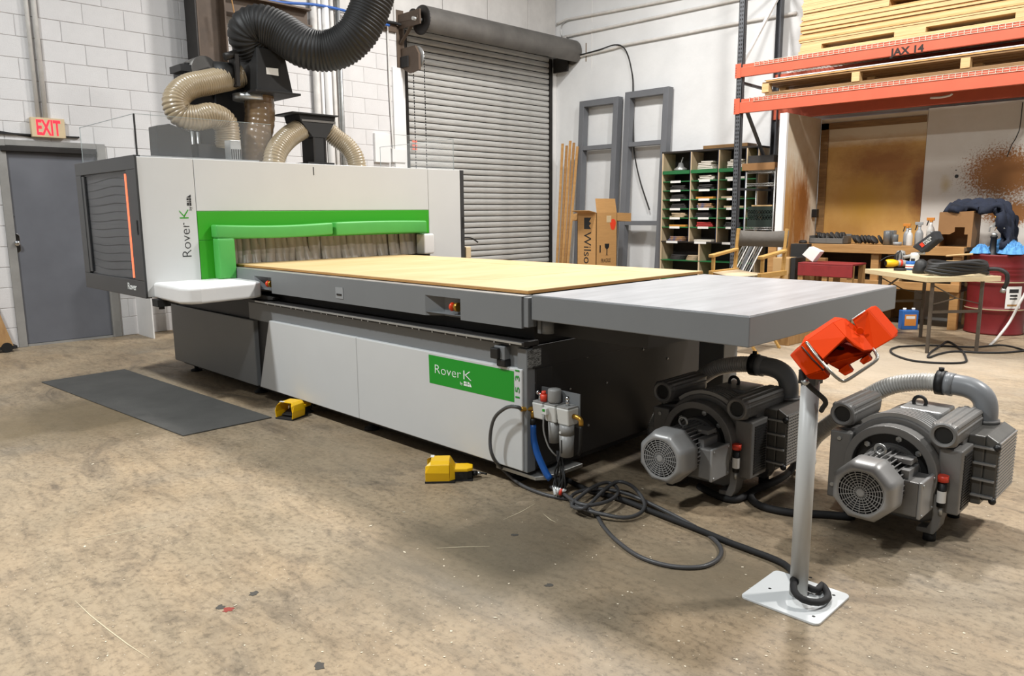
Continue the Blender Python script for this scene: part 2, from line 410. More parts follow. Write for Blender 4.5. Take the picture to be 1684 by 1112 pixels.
# ------------------------------------------------------------------ steel door
door = thing('door_1', None, None, (XW, 2.45, 0)); tag(door, 'grey steel exit door in the block wall', None, kind='structure')
MB().box(XW-0.06, XW-0.015, D0+0.05, D1-0.09, 0.025, 2.09).build('door_leaf', 'door_grey', door, bevel=0.003)
fr = MB(); fr.box(XW-0.1, XW+0.02, D0-0.03, D0+0.05, 0, DT).box(XW-0.1, XW+0.02, D1-0.09, D1, 0, DT).box(XW-0.1, XW+0.02, D0+0.05, D1-0.09, 2.09, DT)
fr.build('door_frame', 'frame_grey', door, bevel=0.004)
MB().box(XW-0.1, XW+0.0, D0+0.05, D1-0.09, 0, 0.022).build('threshold', 'frame_grey', door)
MB().box(XW-0.02, XW+0.05, D0+0.0, D1-0.1, 2.03, 2.085).build('door_closer', 'dark_metal', door, bevel=0.006)
MB().box(XW-0.012, XW+0.03, 1.5, 2.7, 2.2, 2.215).build('lintel_strip', 'black_soft', door)
k1 = PX(27, 400, XW)
MB().prism(rounded(0.075, 0.2, 0.035, 4, k1.y, k1.z), XW-0.016, XW-0.011, 'YZ').build('lock_plate', 'chrome', door, bevel=0.002)
MB().lathe([(0.012, 0), (0.012, 0.02), (0.026, 0.03), (0.03, 0.045), (0.026, 0.058), (0.0001, 0.062)], (XW-0.012, k1.y, k1.z), (1, 0, 0), 18).build('door_knob', 'chrome', door)
k2 = PX(18.5, 356, XW)
MB().lathe([(0.032, 0), (0.03, 0.012), (0.018, 0.016), (0.016, 0.03), (0.0001, 0.031)], (XW-0.015, k2.y, k2.z), (1, 0, 0), 18).build('deadbolt', 'chrome', door)

# exit sign and its conduits
es = thing('exit_sign', 'tan exit sign with glowing red letters above the grey door', 'exit sign', (XW+0.03, 2.4, 2.18))
MB().box(XW+0.005, XW+0.065, 2.245, 2.56, 2.185, 2.385).build('sign_body', 'sign_tan', es, bevel=0.006)
text('EXIT', 'sign_letters', 'exit_red', es, frame((XW+0.0655, 2.287, 2.212), (0, 1, 0), (0, 0, 1)), 0.215, 0.001, fit=0.225, bold=0.006)
for i, (y, lab) in enumerate(((2.325, 'left white conduit pipe rising above the exit sign'), (2.395, 'right white conduit pipe rising above the exit sign'))):
    tag(MB().cyl((XW+0.03, y, 2.385), (XW+0.03, y-0.0, 5.4), 0.024 if i else 0.02, n=12).build('conduit_pipe', 'conduit'), lab, 'conduit', 'conduits above the exit sign')
pl = PX(10, 232, XW)
tag(MB().tube([(XW+0.01, 1.2, 2.24), (XW+0.01, 1.6, 2.235), (XW+0.01, 1.95, 2.225), (XW+0.015, 2.25, 2.19)], 0.008, 8).build('sign_cable', 'black_soft'), 'thin dark cable along the wall left of the exit sign', 'cable')

# steel column and beam
sc = thing('steel_column', 'brown steel support column in front of the block wall', 'column', (-9.05, 4.1, 0))
MB().box(-9.2, -8.92, 3.93, 3.95, 0, 5.6).box(-9.07, -9.05, 3.95, 4.28, 0, 5.6).build('web', 'steel_brown', sc)
MB().box(-9.2, -8.92, 3.915, 3.935, 0, 5.6).build('flange', 'dark_metal', sc)
MB().box(-9.2, -8.92, 4.262, 4.282, 0, 5.6).build('flange', 'steel_brown', sc)
MB().box(-9.06, -9.04, 3.93, 4.27, 0, 5.6).build('web_plate', 'steel_brown', sc)
bm = MB().box(-9.12, -9.1, 4.285, 5.45, 3.74, 3.92).box(-9.2, -8.99, 4.285, 5.45, 3.92, 3.94).box(-9.2, -8.99, 4.285, 5.45, 3.72, 3.74)
tag(bm.build('steel_beam', 'steel_brown'), 'brown steel beam running right from the support column', 'beam')

# vertical conduits right of the column
for i, (px, r, dx) in enumerate(((512, 0.045, 0.06), (521, 0.026, 0.05), (531, 0.05, 0.065), (541, 0.03, 0.05), (549, 0.016, 0.04), (553, 0.022, 0.09))):
    p = PX(px+8, 120, XW+dx)
    lab = ['leftmost thick grey conduit in the bundle behind the black duct', 'thin white conduit second from left in the wall bundle', 'thickest white conduit in the middle of the wall bundle', 'grey conduit fourth from left in the wall bundle', 'slim dark conduit fifth from left in the wall bundle', 'rightmost grey conduit in the wall bundle'][i]
    tag(MB().cyl((XW+dx, p.y, 0.0), (XW+dx, p.y, 5.4), r, n=14).build('conduit_pipe', ['conduit', 'white_paint', 'white_paint', 'conduit', 'galv', 'galv'][i]), lab, 'conduit', 'conduit bundle on the block wall')
tag(MB().tube(spline([PX(400, -12, XW+.1), PX(455, 3, XW+.1), PX(520, 8, XW+.1), PX(575, 20, XW+.1), PX(640, 42, XW+.1)], 0.05), 0.018, 8).build('wall_cable', 'blue_wire'), 'blue cable running along the top of the block wall', 'cable')
tag(MB().tube(spline([PX(560, 40, XW+.08), PX(600, 33, XW+.08), PX(640, 36, XW+.08), PX(664, 42, XW+.08)], 0.05), 0.02, 8).build('wall_cable', 'black_soft'), 'black cable on the ledge beside the roller door', 'cable')
tag(MB().tube([PX(637, 40, XW+.03), PX(641, 150, XW+.03), PX(647, 245, XW+.03), PX(641.5, 243, XW+.03)], 0.012, 8).build('drop_cable', 'conduit'), 'thin pale cable hanging down the wall left of the roller door', 'cable')
tag(MB().tube([PX(381, 0, XW+.5), PX(383, 10, XW+.5), PX(390, 46, XW+.5)], 0.008, 6).build('hanging_wire', 'cardboard'), 'thin brown wire hanging above the black duct', 'wire')
for (x0, y0, x1, y1, lab) in ((613, 219, 640, 268, 'white electrical box on the block wall beside the roller door'), (642, 245, 664, 268, 'low white switch box beside the roller door')):
    a = PX(x0, y0, XW); b_ = PX(x1, y1, XW)
    tag(MB().box(XW, XW+0.05, a.y, b_.y, a.z, b_.z).build('electrical_box', 'white_paint', bevel=0.004), lab, 'electrical box')

# ------------------------------------------------------------------ roller door
rd = thing('door_2', None, None, (XW, 8.7, 0)); tag(rd, 'grey steel roll-up door with horizontal slats', None, kind='structure')
PIT = 0.094
prof = []
for k in range(9):
    a = -1.25+2.5*k/8; prof.append((XW-0.03+0.024*math.cos(a)-0.006, PIT*0.43*(1+math.sin(a)/math.sin(1.25))))
prof += [(XW-0.045, PIT*0.86), (XW-0.045, 0)]
sm_ = MB().prism([(p[0], p[1]) for p in prof], R0+0.06, R1-0.05, 'XZ').build('slat', 'slat', rd)
first = True
for i in range(44):
    if first: o = sm_; first = False; base = o.location.copy()
    else: o = inst(sm_.data, 'slat', (0, 0, 0), rd); o.location = base.copy()
    o.location.z = base.z+i*PIT
MB().box(XW-0.1, XW-0.045, R0+0.05, R1-0.04, 0, 4.2).build('backing', 'black_soft', rd)
MB().box(XW-0.06, XW+0.015, R0, R0+0.065, 0, 4.0).build('guide_rail', 'dark_metal', rd, bevel=0.004)
MB().box(XW-0.06, XW+0.015, R1-0.06, R1, 0, 4.0).build('guide_rail', 'dark_metal', rd, bevel=0.004)
MB().box(XW-0.02, XW+0.03, R0-0.22, R0-0.005, 0, 3.45).build('jamb', 'white_paint', rd, bevel=0.004)
MB().box(XW-0.02, XW+0.03, R1+0.005, YW-0.002, 0, 3.86).build('jamb', 'white_paint', rd, bevel=0.004)
HX, HZ, HR = -8.88, 4.06, 0.2
hd = MB(); n = 28; vs = []; fs = []
for yy in (7.14, 10.43):
    for k in range(n+1):
        a = math.radians(-60+250*k/n); vs.append((HX+HR*math.cos(a), yy, HZ+HR*math.sin(a)))
for k in range(n): fs.append((k, n+1+k, n+2+k, k+1))
hd.add(vs, fs, True); hd.build('hood', 'hood_metal', rd)
hd = MB().lathe([(HR, 0), (HR, 0.015), (HR-0.05, 0.02), (0.11, 0.03), (0.04, 0.0), (0.0001, -0.02)], (HX, 7.15, HZ), (0, -1, 0), 28); hd.build('hood_end_ring', 'dark_metal', rd)
MB().lathe([(HR, 0), (HR-0.02, 0.012), (0.0001, 0.012)], (HX, 10.43, HZ), (0, 1, 0), 28).build('hood_end_cap', 'hood_metal', rd)
MB().cyl((HX, 7.18, HZ), (HX, 6.98, HZ), 0.025).build('axle', 'galv', rd)
bk = MB().box(XW, XW+0.02, 7.0, 7.13, 3.45, 4.25).bar((XW, 7.06, 4.1), (HX+0.05, 7.06, 4.08), 0.07, 0.05).bar((XW+0.02, 7.06, 3.78), (HX-0.05, 7.06, 4.05), 0.05, 0.02).box(XW, HX+0.1, 7.03, 7.05, 3.98, 4.18)
bk.build('bracket', 'steel_brown', rd, bevel=0.003)
MB().lathe([(0.085, 0), (0.09, 0.02), (0.085, 0.04)], (HX-0.1, 7.05, 4.13), (0, 1, 0), 18).build('gear', 'dark_metal', rd)
MB().prism([(-9.27, 3.72), (-8.95, 3.72), (-8.87, 3.6), (-8.87, 3.38), (-9.1, 3.36), (-9.27, 3.45)], 7.06, 7.1, 'XZ').build('hoist_plate', 'steel_brown', rd, bevel=0.003)
MB().lathe([(0.05, 0), (0.15, 0.0), (0.16, 0.012), (0.15, 0.024), (0.05, 0.024)], (-8.98, 7.115, 3.56), (0, 1, 0), 26).build('chain_wheel', 'galv', rd)
MB().box(-9.27, -9.1, 7.04, 7.1, 3.45, 3.6).build('hoist_box', 'black_soft', rd)
for xx, mm in ((-8.83, 'black_soft'), (-9.08, 'black_soft')):
    ch = MB(); zz = 0.9
    while zz < 3.6: ch.ball((xx, 7.127, zz), 0.009, 6, 4, (1, 1, 1.8)); zz += 0.04
    ch.build('chain', mm, rd)['kind'] = 'stuff'
MB().box(-9.27, -8.95, 10.36, 10.4, 3.76, 4.0).build('bracket', 'dark_metal', rd)
e1 = PX(683, 240, XW+.04)
mat('sticker_red', '#e0644c', 0.6)
st = MB(); [st.box(XW+0.031, XW+0.033, e1.y-0.05, e1.y+0.04, e1.z+dz, e1.z+dz+0.03) for dz in (-0.06, -0.01, 0.05)]
st.build('red_sticker', 'sticker_red', rd)

# ------------------------------------------------------------------ pipes on the right wall
def wpipe(pts, r, m, lab, dy=0.03):
    tag(MB().tube(spline([PY(x, y, YW-dy) for x, y in pts], 0.12), r, 10).build('wall_conduit', m), lab, 'conduit', 'conduits along the right wall')
wpipe([(916, 40), (930, 33), (965, 26), (1100, 0), (1180, -18)], 0.022, 'conduit', 'top conduit along the right wall above the roll-up door')
wpipe([(928, 64), (934, 60), (945, 57), (1210, 0), (1260, -10)], 0.022, 'conduit', 'middle conduit along the right wall')
wpipe([(943, 95), (1010, 79), (1026, 74), (1110, 58), (1202, 40), (1310, 21)], 0.022, 'conduit', 'lowest conduit along the right wall passing behind the rack')
tag(MB().tube(spline([PY(x, y, YW-.04) for x, y in ((924, 62), (923, 45), (928, 36), (942, 30))], .05), 0.01, 8).build('wall_cable', 'galv'), 'short grey cable in the upper wall corner', 'cable')
tag(MB().tube(spline([PY(x, y, YW-.06) for x, y in ((948, 92), (985, 82), (1010, 74), (1024, 77), (1033, 92), (1040, 125), (1041, 150))]+[PY(1041, 200, YW-.06), PY(1043, 250, YW-.06), PY(1052, 295, YW-.06), PY(1068, 345, YW-.06)], .05), 0.011, 8).build('wall_cable', 'black_soft'), 'black cable arching down the right wall behind the grey frames', 'cable')
# ------------------------------------------------------------------ CNC machine
cm = thing('cnc_router', 'large white and grey CNC router with green portal and long bed', 'CNC machine', (-4.6, 3.4, 0))
YF = 2.59
mat('pump_plate', '#8f9192', 0.4)
MB().box(-6.9, -2.5, 2.63, 4.28, 0.1, 0.73).build('base_body', 'machine_dark', cm, bevel=0.006)
MB().box(-6.84, -5.30, YF+0.004, 2.64, 0.1, 0.6).build('base_side_panel', 'machine_grey', cm, bevel=0.006)
MB().prism([(-5.05, 0.622), (-3.9455, 0.622), (-3.9455, 0.106), (-5.244, 0.106)], YF, 2.64, 'XZ').build('base_panel', 'machine_white', cm, bevel=0.005)
pan = MB().box(-3.9425, -2.52, YF, 2.64, 0.106, 0.622).build('base_panel', 'machine_white', cm, bevel=0.005)
MB().box(-5.4, -2.51, 2.615, 2.64, 0.6, 0.735).build('upper_strip', 'machine_grey', cm, bevel=0.003)
MB().box(-2.56, -2.495, 2.6, 2.66, 0.1, 0.725).build('corner_post', 'machine_grey', cm, bevel=0.004)
MB().box(-6.9, -2.49, 2.575, 2.68, 0.737, 0.762).build('cable_ledge', 'machine_dark', cm, bevel=0.003)
lr = MB().box(-5.2, -2.5, 2.568, 2.576, 0.748, 0.758)
lr.build('ledge_rail', 'galv', cm)
for i in range(26):
    x = -5.0+i*0.096+random.uniform(-.03, .03)
    MB().lathe([(0.006, 0), (0.005, 0.005), (0.0001, 0.006)], (x, 2.575, 0.743), (0, -1, 0), 8).build('screw', 'chrome', cm)
mat('bellow', '#23211f', 0.7, var=0.15, scale=20)
MB().box(-6.9, -2.52, 2.68, 4.22, 0.73, 0.93).build('bed_underside', 'bellow', cm)
# bed side rail with recesses
rail = MB()
zt, zb = 0.977, 0.824
def rec(x0, x1, za, zc): return (x0, x1, za, zc)
RE = [(PY(418, 452, YF).x, PY(446, 462, YF).x), (PY(699, 488, YF).x, PY(757, 500, YF).x)]
xs = [-6.9, RE[0][0], RE[0][1], RE[1][0], RE[1][1], -2.52]
for a, b_ in ((xs[0], xs[1]), (xs[2], xs[3]), (xs[4], xs[5])): rail.box(a, b_, YF, 2.66, zb, zt)
for a, b_ in RE:
    rail.box(a, b_, YF, 2.66, 0.935, zt)
    rail.add([(a, YF, zb), (a, YF, 0.935), (a+0.1, 2.65, 0.935), (a+0.1, 2.65, zb)], [(0, 1, 2, 3)]).box(a+0.1, b_, 2.645, 2.66, zb, 0.935)
    rail.add([(a, YF, zb+.02), (b_, YF, zb+.02), (b_, 2.65, zb+.02), (a+.1, 2.65, zb+.02)], [(0, 1, 2, 3)])
rl = rail.build('bed_rail', 'machine_grey', cm)
MB().box(-6.9, -2.515, 2.592, 2.66, zt, zt+0.004).build('rail_cap', 'galv', cm)
MB().box(-2.52, -2.485, 2.6, 2.66, 0.83, 0.975).build('rail_end', 'machine_grey', cm, bevel=0.003)
for i, (a, b_) in enumerate(RE):
    x = b_-0.06 if i == 0 else PY(740, 507, YF).x+0.02
    z = 0.885
    bs = MB().lathe([(0.024, 0), (0.024, 0.018), (0.012, 0.02), (0.012, 0.035)], (x+.02, 2.615, z), (-1, -.15, 0), 16).build('button_base', 'brass', cm)
    MB().lathe([(0.010, 0.03), (0.022, 0.036), (0.024, 0.044), (0.019, 0.052), (0.0001, 0.056)], (x+.02, 2.615, z), (-1, -.15, 0), 18).build('emergency_button', 'orange_button', bs)
a = PY(552, 472, YF); b_ = PY(565, 492, YF)
MB().box(a.x, b_.x, YF-0.003, YF+0.002, b_.z, a.z).build('switch_plate', 'pump_plate', cm)
MB().box(a.x+.015, b_.x-.015, YF-0.006, YF, b_.z+.02, a.z-.04).build('switch', 'dark_metal', cm)
mat('seam', '#4a4a4a', 0.6)
# table top board
def wood(name, c1, c2, scale=2.0, stretch=(1, 14, 14), rough=0.55, lo=0.3, hi=0.7, bump=0.05):
    return mat(name, c1, rough, col2=c2, scale=scale, stretch=stretch, lo=lo, hi=hi, bump=bump, bscale=30)
wood('board_top', '#c7a570', '#d4b88a', 1.2, (3, 1.0, 1))
wood('board_edge', '#a4743c', '#b98a4e', 3, (2, 2, 30))
bd = thing('spoilboard', 'pale wood sheet lying on the machine bed', 'wood board', (-4.6, 3.45, 0.977))
MB().box(-6.8, -2.535, 2.652, 4.25, 0.985, 0.998).build('board_core', 'board_edge', bd)
MB().box(-6.8, -2.535, 2.652, 4.25, 0.998, 1.001).build('top_veneer', 'board_top', bd)
mat('groove', '#c7a66c', 0.7)
for (p, q) in (((1052, 447), (660, 424.5)), ((690, 457), (800, 460)), ((800, 460), (1010, 441))):
    P0 = PZ(*p, 1.001); P1 = PZ(*q, 1.001); MB().bar((P0.x, P0.y, 1.0012), (P1.x, P1.y, 1.0012), 0.004, 0.0006).build('groove_line', 'groove', bd)
# base end: data plate, screws, feet
MB().box(-2.5, -2.492, 2.64, 4.26, 0.62, 0.735).build('end_top_plate', 'machine_dark', cm, bevel=0.002)
mat('plate_print', '#8b8b88', 0.5, col2='#3a3a3a', scale=60, stretch=(1, 1, 4), lo=0.48, hi=0.55)
a = PX(868, 577, -2.49); b_ = PX(890, 601, -2.49)
MB().box(-2.492, -2.49, a.y, b_.y, b_.z, a.z).build('data_plate', 'plate_print', cm)
MB().box(-2.502, -2.49, 2.66, 2.78, 0.12, 0.62).build('end_cover', 'machine_dark', cm, bevel=0.003)
for (x, y) in ((905, 602), (968, 587), (940, 640), (1000, 630), (883, 630), (880, 712), (970, 700), (1060, 575), (1100, 590), (915, 660)):
    p = PX(x, y, -2.49); MB().lathe([(0.008, 0), (0.006, 0.004), (0.0001, 0.005)], (-2.5, p.y, p.z), (1, 0, 0), 10).build('screw', 'galv', cm)
MB().box(-6.86, -2.55, 2.68, 4.2, 0.055, 0.1).build('base_frame', 'black_soft', cm)
MB().prism([(-2.75, 2.63), (-2.47, 2.63), (-2.43, 2.68), (-2.43, 2.95), (-2.75, 2.95)], 0.06, 0.08).build('foot_plate', 'galv', cm, bevel=0.003)
for x in (-6.7, -5.5, -4.0, -2.68):
    for y in (2.72, 4.1):
        MB().lathe([(0.05, 0), (0.045, 0.015), (0.018, 0.022), (0.018, 0.08)], (x, y, 0), (0, 0, 1), 16).build('levelling_foot', 'black_soft', cm)
mb = PY(823, 590, YF)
wl_ = MB().box(mb.x-0.03, mb.x+0.045, 2.575, 2.615, 0.655, 0.725).build('corner_lamp_bracket', 'machine_grey', cm, bevel=0.004)
MB().box(mb.x-0.04, mb.x+0.015, 2.555, 2.6, 0.66, 0.715).box(mb.x-0.01, mb.x+0.05, 2.57, 2.615, 0.622, 0.66).build('corner_sensor', 'black', wl_, bevel=0.006)
# decal
MB().add([(-3.235, YF-0.001, 0.607), (-2.573, YF-0.001, 0.607), (-2.572, YF-0.001, 0.451), (-3.232, YF-0.001, 0.448)], [(3, 2, 1, 0)]).build('green_sticker', 'green_decal', pan)
XD, ZD = (1, 0, 0), (0, 0, 1)
text('Rover', 'brand_letters', 'logo_white', pan, frame((-3.19, YF-0.002, 0.510), XD, ZD), 0.072, 0.0004, fit=0.215, bold=-0.0012)
text('K', 'brand_letters', 'logo_white', pan, frame((-2.957, YF-0.002, 0.510), XD, ZD), 0.072, 0.0004, fit=0.062, bold=-0.0012)
def maker_logo(parent, M, h, material):
    # small slanted block letters beside a tiny "by"
    m = MB(); off = 0.0
    for w, kind in ((0.8, 'b'), (0.25, 'i'), (0.55, 's'), (0.7, 't')):
        if kind == 't': m.prism([(off, 0), (off+w, 0), (off+w*0.05, 1), (off, 1)], 0, 0.02)
        else:
            m.prism([(off, 0), (off+w, 0), (off+w, 0.42), (off, 0.42)], 0, 0.02)
            m.prism([(off+0.05, 0.55), (off+w-0.05, 0.55), (off+w-0.1, 1), (off+0.05, 1)], 0, 0.02)
        off += w+0.1
    m.xf(M @ Matrix.Diagonal((h, h, h, 1)))
    return m.build('maker_logo', material, parent)
maker_logo(pan, frame((-2.945, YF-0.002, 0.477), XD, ZD), 0.024, 'logo_white')
text('by', 'maker_word', 'logo_white', pan, frame((-2.975, YF-0.002, 0.479), XD, ZD), 0.022, 0.0003)
text('15 31', 'model_number', 'green_decal', pan, frame((-2.535, YF-0.002, 0.462), (0, 0, 1), (-1, 0, 0)), 0.042, 0.0004, fit=0.14)

# ---- portal
XP, PY0, PY1, PZ0, PZ1 = -5.6, 1.96, 4.92, 0.80, 1.775
PB = -6.9
MB().box(PB, XP-0.02, 2.0, 2.36, PZ0+.01, PZ1-.01).box(PB, XP-0.02, 2.36, 2.62, 0.86, PZ1-.01).box(PB, XP-0.02, 4.5, PY1-.02, PZ0+.01, PZ1-.01).box(PB, XP-0.02, 2.62, 4.5, 1.2, PZ1-.01).build('portal_frame', 'machine_dark', cm)
MB().box(XP-0.03, XP, PY0+.005, 2.361, PZ0, PZ1).build('portal_panel', 'machine_white', cm, bevel=0.004)
MB().box(XP-0.03, XP, 2.364, 4.527, 1.402, PZ1).build('portal_panel', 'machine_white', cm, bevel=0.004)
pr = MB().box(XP-0.03, XP, 4.53, PY1, PZ0, PZ1).build('portal_panel', 'machine_white', cm, bevel=0.004)
pl_ = [o for o in cm.children if o.name.startswith('portal_panel')][0]
MB().box(PB, XP-0.03, PY0+.03, PY1, PZ1-0.012, PZ1).build('portal_top', 'machine_white', cm)
gp = MB().box(XP-0.03, XP+0.001, 2.364, 4.527, 1.19, 1.40).build('green_panel', 'green', cm, bevel=0.003)
MB().box(XP-0.03, XP+0.001, 2.364, 2.62, 0.87, 1.1885).build('green_panel', 'green', cm, bevel=0.003)
MB().box(XP-0.001, XP+0.0015, 3.337, 3.345, 1.685, 1.749).build('slot', 'black', cm)
def cushion(y0, y1, z0, z1, x1=-5.5, x0=-5.598, m='cushion_green', n='cushion', sag=0.0):
    mb = MB(); k = 12; vs = []; fs = []
    along_y = (y1-y0) > (z1-z0)
    for i in range(k+1):
        t = i/k; s_ = sag*math.sin(math.pi*t)
        puff = 0.006*math.sin(math.pi*t)**0.5
        if along_y: y = y0+(y1-y0)*t; q = [(x0, y, z0-s_), (x1+puff, y, z0-s_), (x1+puff, y, z1-s_), (x0, y, z1-s_)]
        else: z = z0+(z1-z0)*t; q = [(x0, y0, z), (x0, y1, z), (x1+puff, y1, z), (x1+puff, y0, z)]
        vs += q
    for i in range(k):
        for j in range(4): a_ = i*4+j; b2 = i*4+(j+1) % 4; fs.append((b2, a_, a_+4, b2+4))
    fs += [(0, 1, 2, 3), (k*4+3, k*4+2, k*4+1, k*4)]
    mb.add(vs, fs, True)
    return mb.build(n, m, cm, bevel=0.014, seg=4)
cushion(2.455, 3.44, 1.206, 1.302, sag=0.014)
cushion(3.468, 4.425, 1.196, 1.304, sag=-0.006)
cushion(2.462, 2.59, 0.9, 1.205)
cushion(4.40, 4.52, 1.0, 1.185, -5.52, -5.64, 'cushion_white')
pad = MB()
pp = [(-5.63, 2.02), (-5.1, 1.99), (-5.02, 2.03), (-5.0, 2.1), (-5.06, 2.5), (-5.1, 2.575), (-5.18, 2.6), (-5.63, 2.61)]
pad.prism(pp, 0.79, 0.902); pd = pad.build('pad_cushion', 'cushion_white', cm, bevel=0.02, seg=4)
pd['label'] = 'white padded bumper below the portal'
MB().box(-5.62, -5.3, 2.05, 2.5, 0.765, 0.792).box(-5.58, -5.48, 1.99, 2.08, 0.74, 0.79).cyl((-5.52, 2.03, 0.72), (-5.52, 2.03, 0.79), 0.02, n=10).build('pad_bracket', 'black_soft', cm)
MB().prism([(-5.62, 0.82), (-5.0, 0.79), (-5.0, 0.775), (-6.2, 0.69), (-6.9, 0.7), (-6.9, 0.82)], 2.605, 2.66, 'XZ').build('underside_tray', 'bellow', cm)
# strip curtain
mat('strip', '#8f8880', 0.35, var=0.1, scale=5, spec=0.5)
random.seed(3); yy = 2.6
while yy < 4.42:
    w = 0.075; tilt = random.uniform(-.15, .15) if yy < 3.4 else random.uniform(-.05, .05)
    bend = random.uniform(0, 0.03); x0 = XP-0.05+random.uniform(-.012, .012)
    mb = MB(); vs = []; k = 6
    for i in range(k+1):
        t = i/k; z = 1.19-0.187*t; dx = bend*t*t; dy = tilt*0.18*t*t
        vs += [(x0+dx, yy+dy, z), (x0+dx+0.012*t, yy+w+dy, z), (x0+dx-.004, yy+w+dy, z), (x0+dx-.004, yy+dy, z)]
    fs = []
    for i in range(k):
        for j in range(4): a_ = i*4+j; b2 = i*4+(j+1) % 4; fs.append((a_, b2, b2+4, a_+4))
    mb.add(vs, fs, True).build('curtain_strip', 'strip', cm)
    yy += 0.062
# left end door
dk = thing('x', None, None); bpy.data.objects.remove(dk)
W0, W1 = PY(128, 288, PY0), PY(224, 462, PY0)
wz0, wz1 = 0.915, 1.69; wx0, wx1 = -6.78, -5.80
df = MB().box(PB-.03, XP-.012, PY0, PY0+0.045, 1.69, PZ1+.012).box(PB-.03, XP-.012, PY0, PY0+0.045, PZ0-.008, 0.915).box(PB-.03, -6.80, PY0, PY0+0.045, 0.915, 1.69).box(-5.79, XP-.012, PY0, PY0+0.045, 0.915, 1.69)
edoor = df.build('end_door', 'door_dark', cm, bevel=0.004)
MB().box(XP-.012, XP+0.004, PY0-.002, PY0+0.012, PZ0, PZ1).build('door_edge', 'door_dark', cm)
MB().box(-6.80, -5.79, PY0+0.014, PY0+0.018, 0.915, 1.69).build('window_pane', 'smoked', edoor)
mat('reflection_band', '#77787a', 0.45, var=0.05, scale=6)  # made-up slats imitating the block wall's reflection in the pane
for i in range(13):
    z = 0.925+i*0.0585; mb = MB(); vs = []; fs = []; k = 12
    for j in range(k+1):
        t = j/k; x = -6.79+0.99*t; s_ = (i-5.5)/6.0; dz = 0.02*s_*math.sin(math.pi*(t*1.15-0.1))-0.008*math.sin(2*math.pi*t)
        vs += [(x, PY0+0.03, z+dz), (x, PY0+0.03, z+dz+0.0535), (x, PY0+0.04, z+dz+0.0535), (x, PY0+0.04, z+dz)]
    for j in range(k):
        for q in range(4): a_ = j*4+q; b2 = j*4+(q+1) % 4; fs.append((a_, b2, b2+4, a_+4))
    mb.add(vs, fs).build('reflection_slat', 'reflection_band', edoor)
MB().box(-6.8, -5.79, PY0+0.041, PY0+0.05, 0.915, 1.69).build('reflection_backing', 'black', edoor)
for x in (-6.77,): 
    MB().box(-6.80, -6.74, PY0+0.004, PY0+0.014, 0.93, 1.68).build('window_rail', 'door_dark', edoor)
MB().box(-5.813, -5.807, PY0-0.004, PY0+0.01, 0.93, 1.665).build('led_strip', 'led_strip', edoor)
MB().box(-5.66, -5.645, PY0-0.004, PY0+.01, 1.24, 1.34).build('door_grip', 'black', edoor)
text('Rover', 'door_letters', 'logo_white', edoor, frame((-5.95, PY0-0.002, 0.84), (1, 0, 0), (0, 0, 1)), 0.07, 0.0005, 1.15, space=0.9)
# letters on the left front panel, reading upwards
text('Rover', 'brand_letters', 'logo_black', pl_, frame((XP+0.0015, 2.302, 1.065), (0, 0, 1), (0, -1, 0)), 0.098, 0.0004, fit=0.245, bold=-0.0014)
text('K', 'brand_letters', 'green', pl_, frame((XP+0.0015, 2.302, 1.338), (0, 0, 1), (0, -1, 0)), 0.098, 0.0004, fit=0.068, bold=-0.0014)
maker_logo(pl_, frame((XP+0.0015, 2.327, 1.440), (0, 0, 1), (0, -1, 0)), 0.031, 'logo_black')
text('by', 'maker_word', 'logo_black', pl_, frame((XP+0.0015, 2.327, 1.405), (0, 0, 1), (0, -1, 0)), 0.03, 0.0003)
# right end strip, control box
MB().box(-6.5, XP, PY1, PY1+0.05, PZ0, PZ1).build('end_strip', 'door_dark', cm, bevel=0.004)
MB().box(XP-0.02, XP+.002, PY1+.02, PY1+0.045, 1.22, 1.33).build('end_slot', 'black', cm)
p = PX(769, 352, -5.62); MB().cyl((-5.68, 4.97, p.z), (-5.68, 5.0, p.z), 0.02).ball((-5.68, 5.01, p.z), 0.022).build('red_knob', 'orange_button', cm)
p = PX(772, 415, -5.62)
cb = MB().box(-5.7, -5.6, 4.985, 5.05, p.z-.055, p.z+.055).build('control_box', 'cardboard', cm, bevel=0.006)
cb.data.materials[0] = MATS['sign_tan']
MB().box(-5.75, -5.65, 4.96, 5.0, p.z-.1, p.z+.05).build('control_box_bracket', 'black', cm)
MB().ball((-5.64, 5.06, p.z+.0), 0.014).build('control_button', 'orange_button', cb)
MB().tube(spline([(-5.66, 4.97, 1.13), (-5.66, 5.05, 1.13), (-5.66, 5.12, 1.12), (-5.64, 5.18, 1.08)]), 0.008, 8).build('sensor_cable', 'black', cm)
# acrylic guards round the top
gx0, gx1, gy0, gy1, gz0, gz1 = -6.85, -5.66, 2.0, 4.9, PZ1, 2.065
MB().box(gx0, gx1, gy0, gy0+.006, gz0, gz1).build('acrylic_guard', 'acrylic', cm)
MB().box(gx1-.006, gx1, gy0, 3.02, gz0, gz1).build('acrylic_guard', 'acrylic', cm)
MB().box(gx1-.006, gx1, 4.2, gy1, gz0, gz1).build('acrylic_guard', 'acrylic', cm)
MB().box(gx0, gx1, gy1-.006, gy1, gz0, gz1).build('acrylic_guard', 'acrylic', cm)
MB().box(gx1-.008, gx1+.002, gy0-.002, gy0+.008, gz0, gz1).build('guard_edge', 'black', cm)
mat('acrylic_edge', '#9aa3a3', 0.2)
for (x0, x1, y0, y1) in ((gx0, gx1, gy0, gy0+.006), (gx1-.006, gx1, gy0, 3.02), (gx1-.006, gx1, 4.2, gy1), (gx0, gx1, gy1-.006, gy1)): MB().box(x0, x1, y0, y1, gz1, gz1+.003).build('guard_edge', 'acrylic_edge', cm)
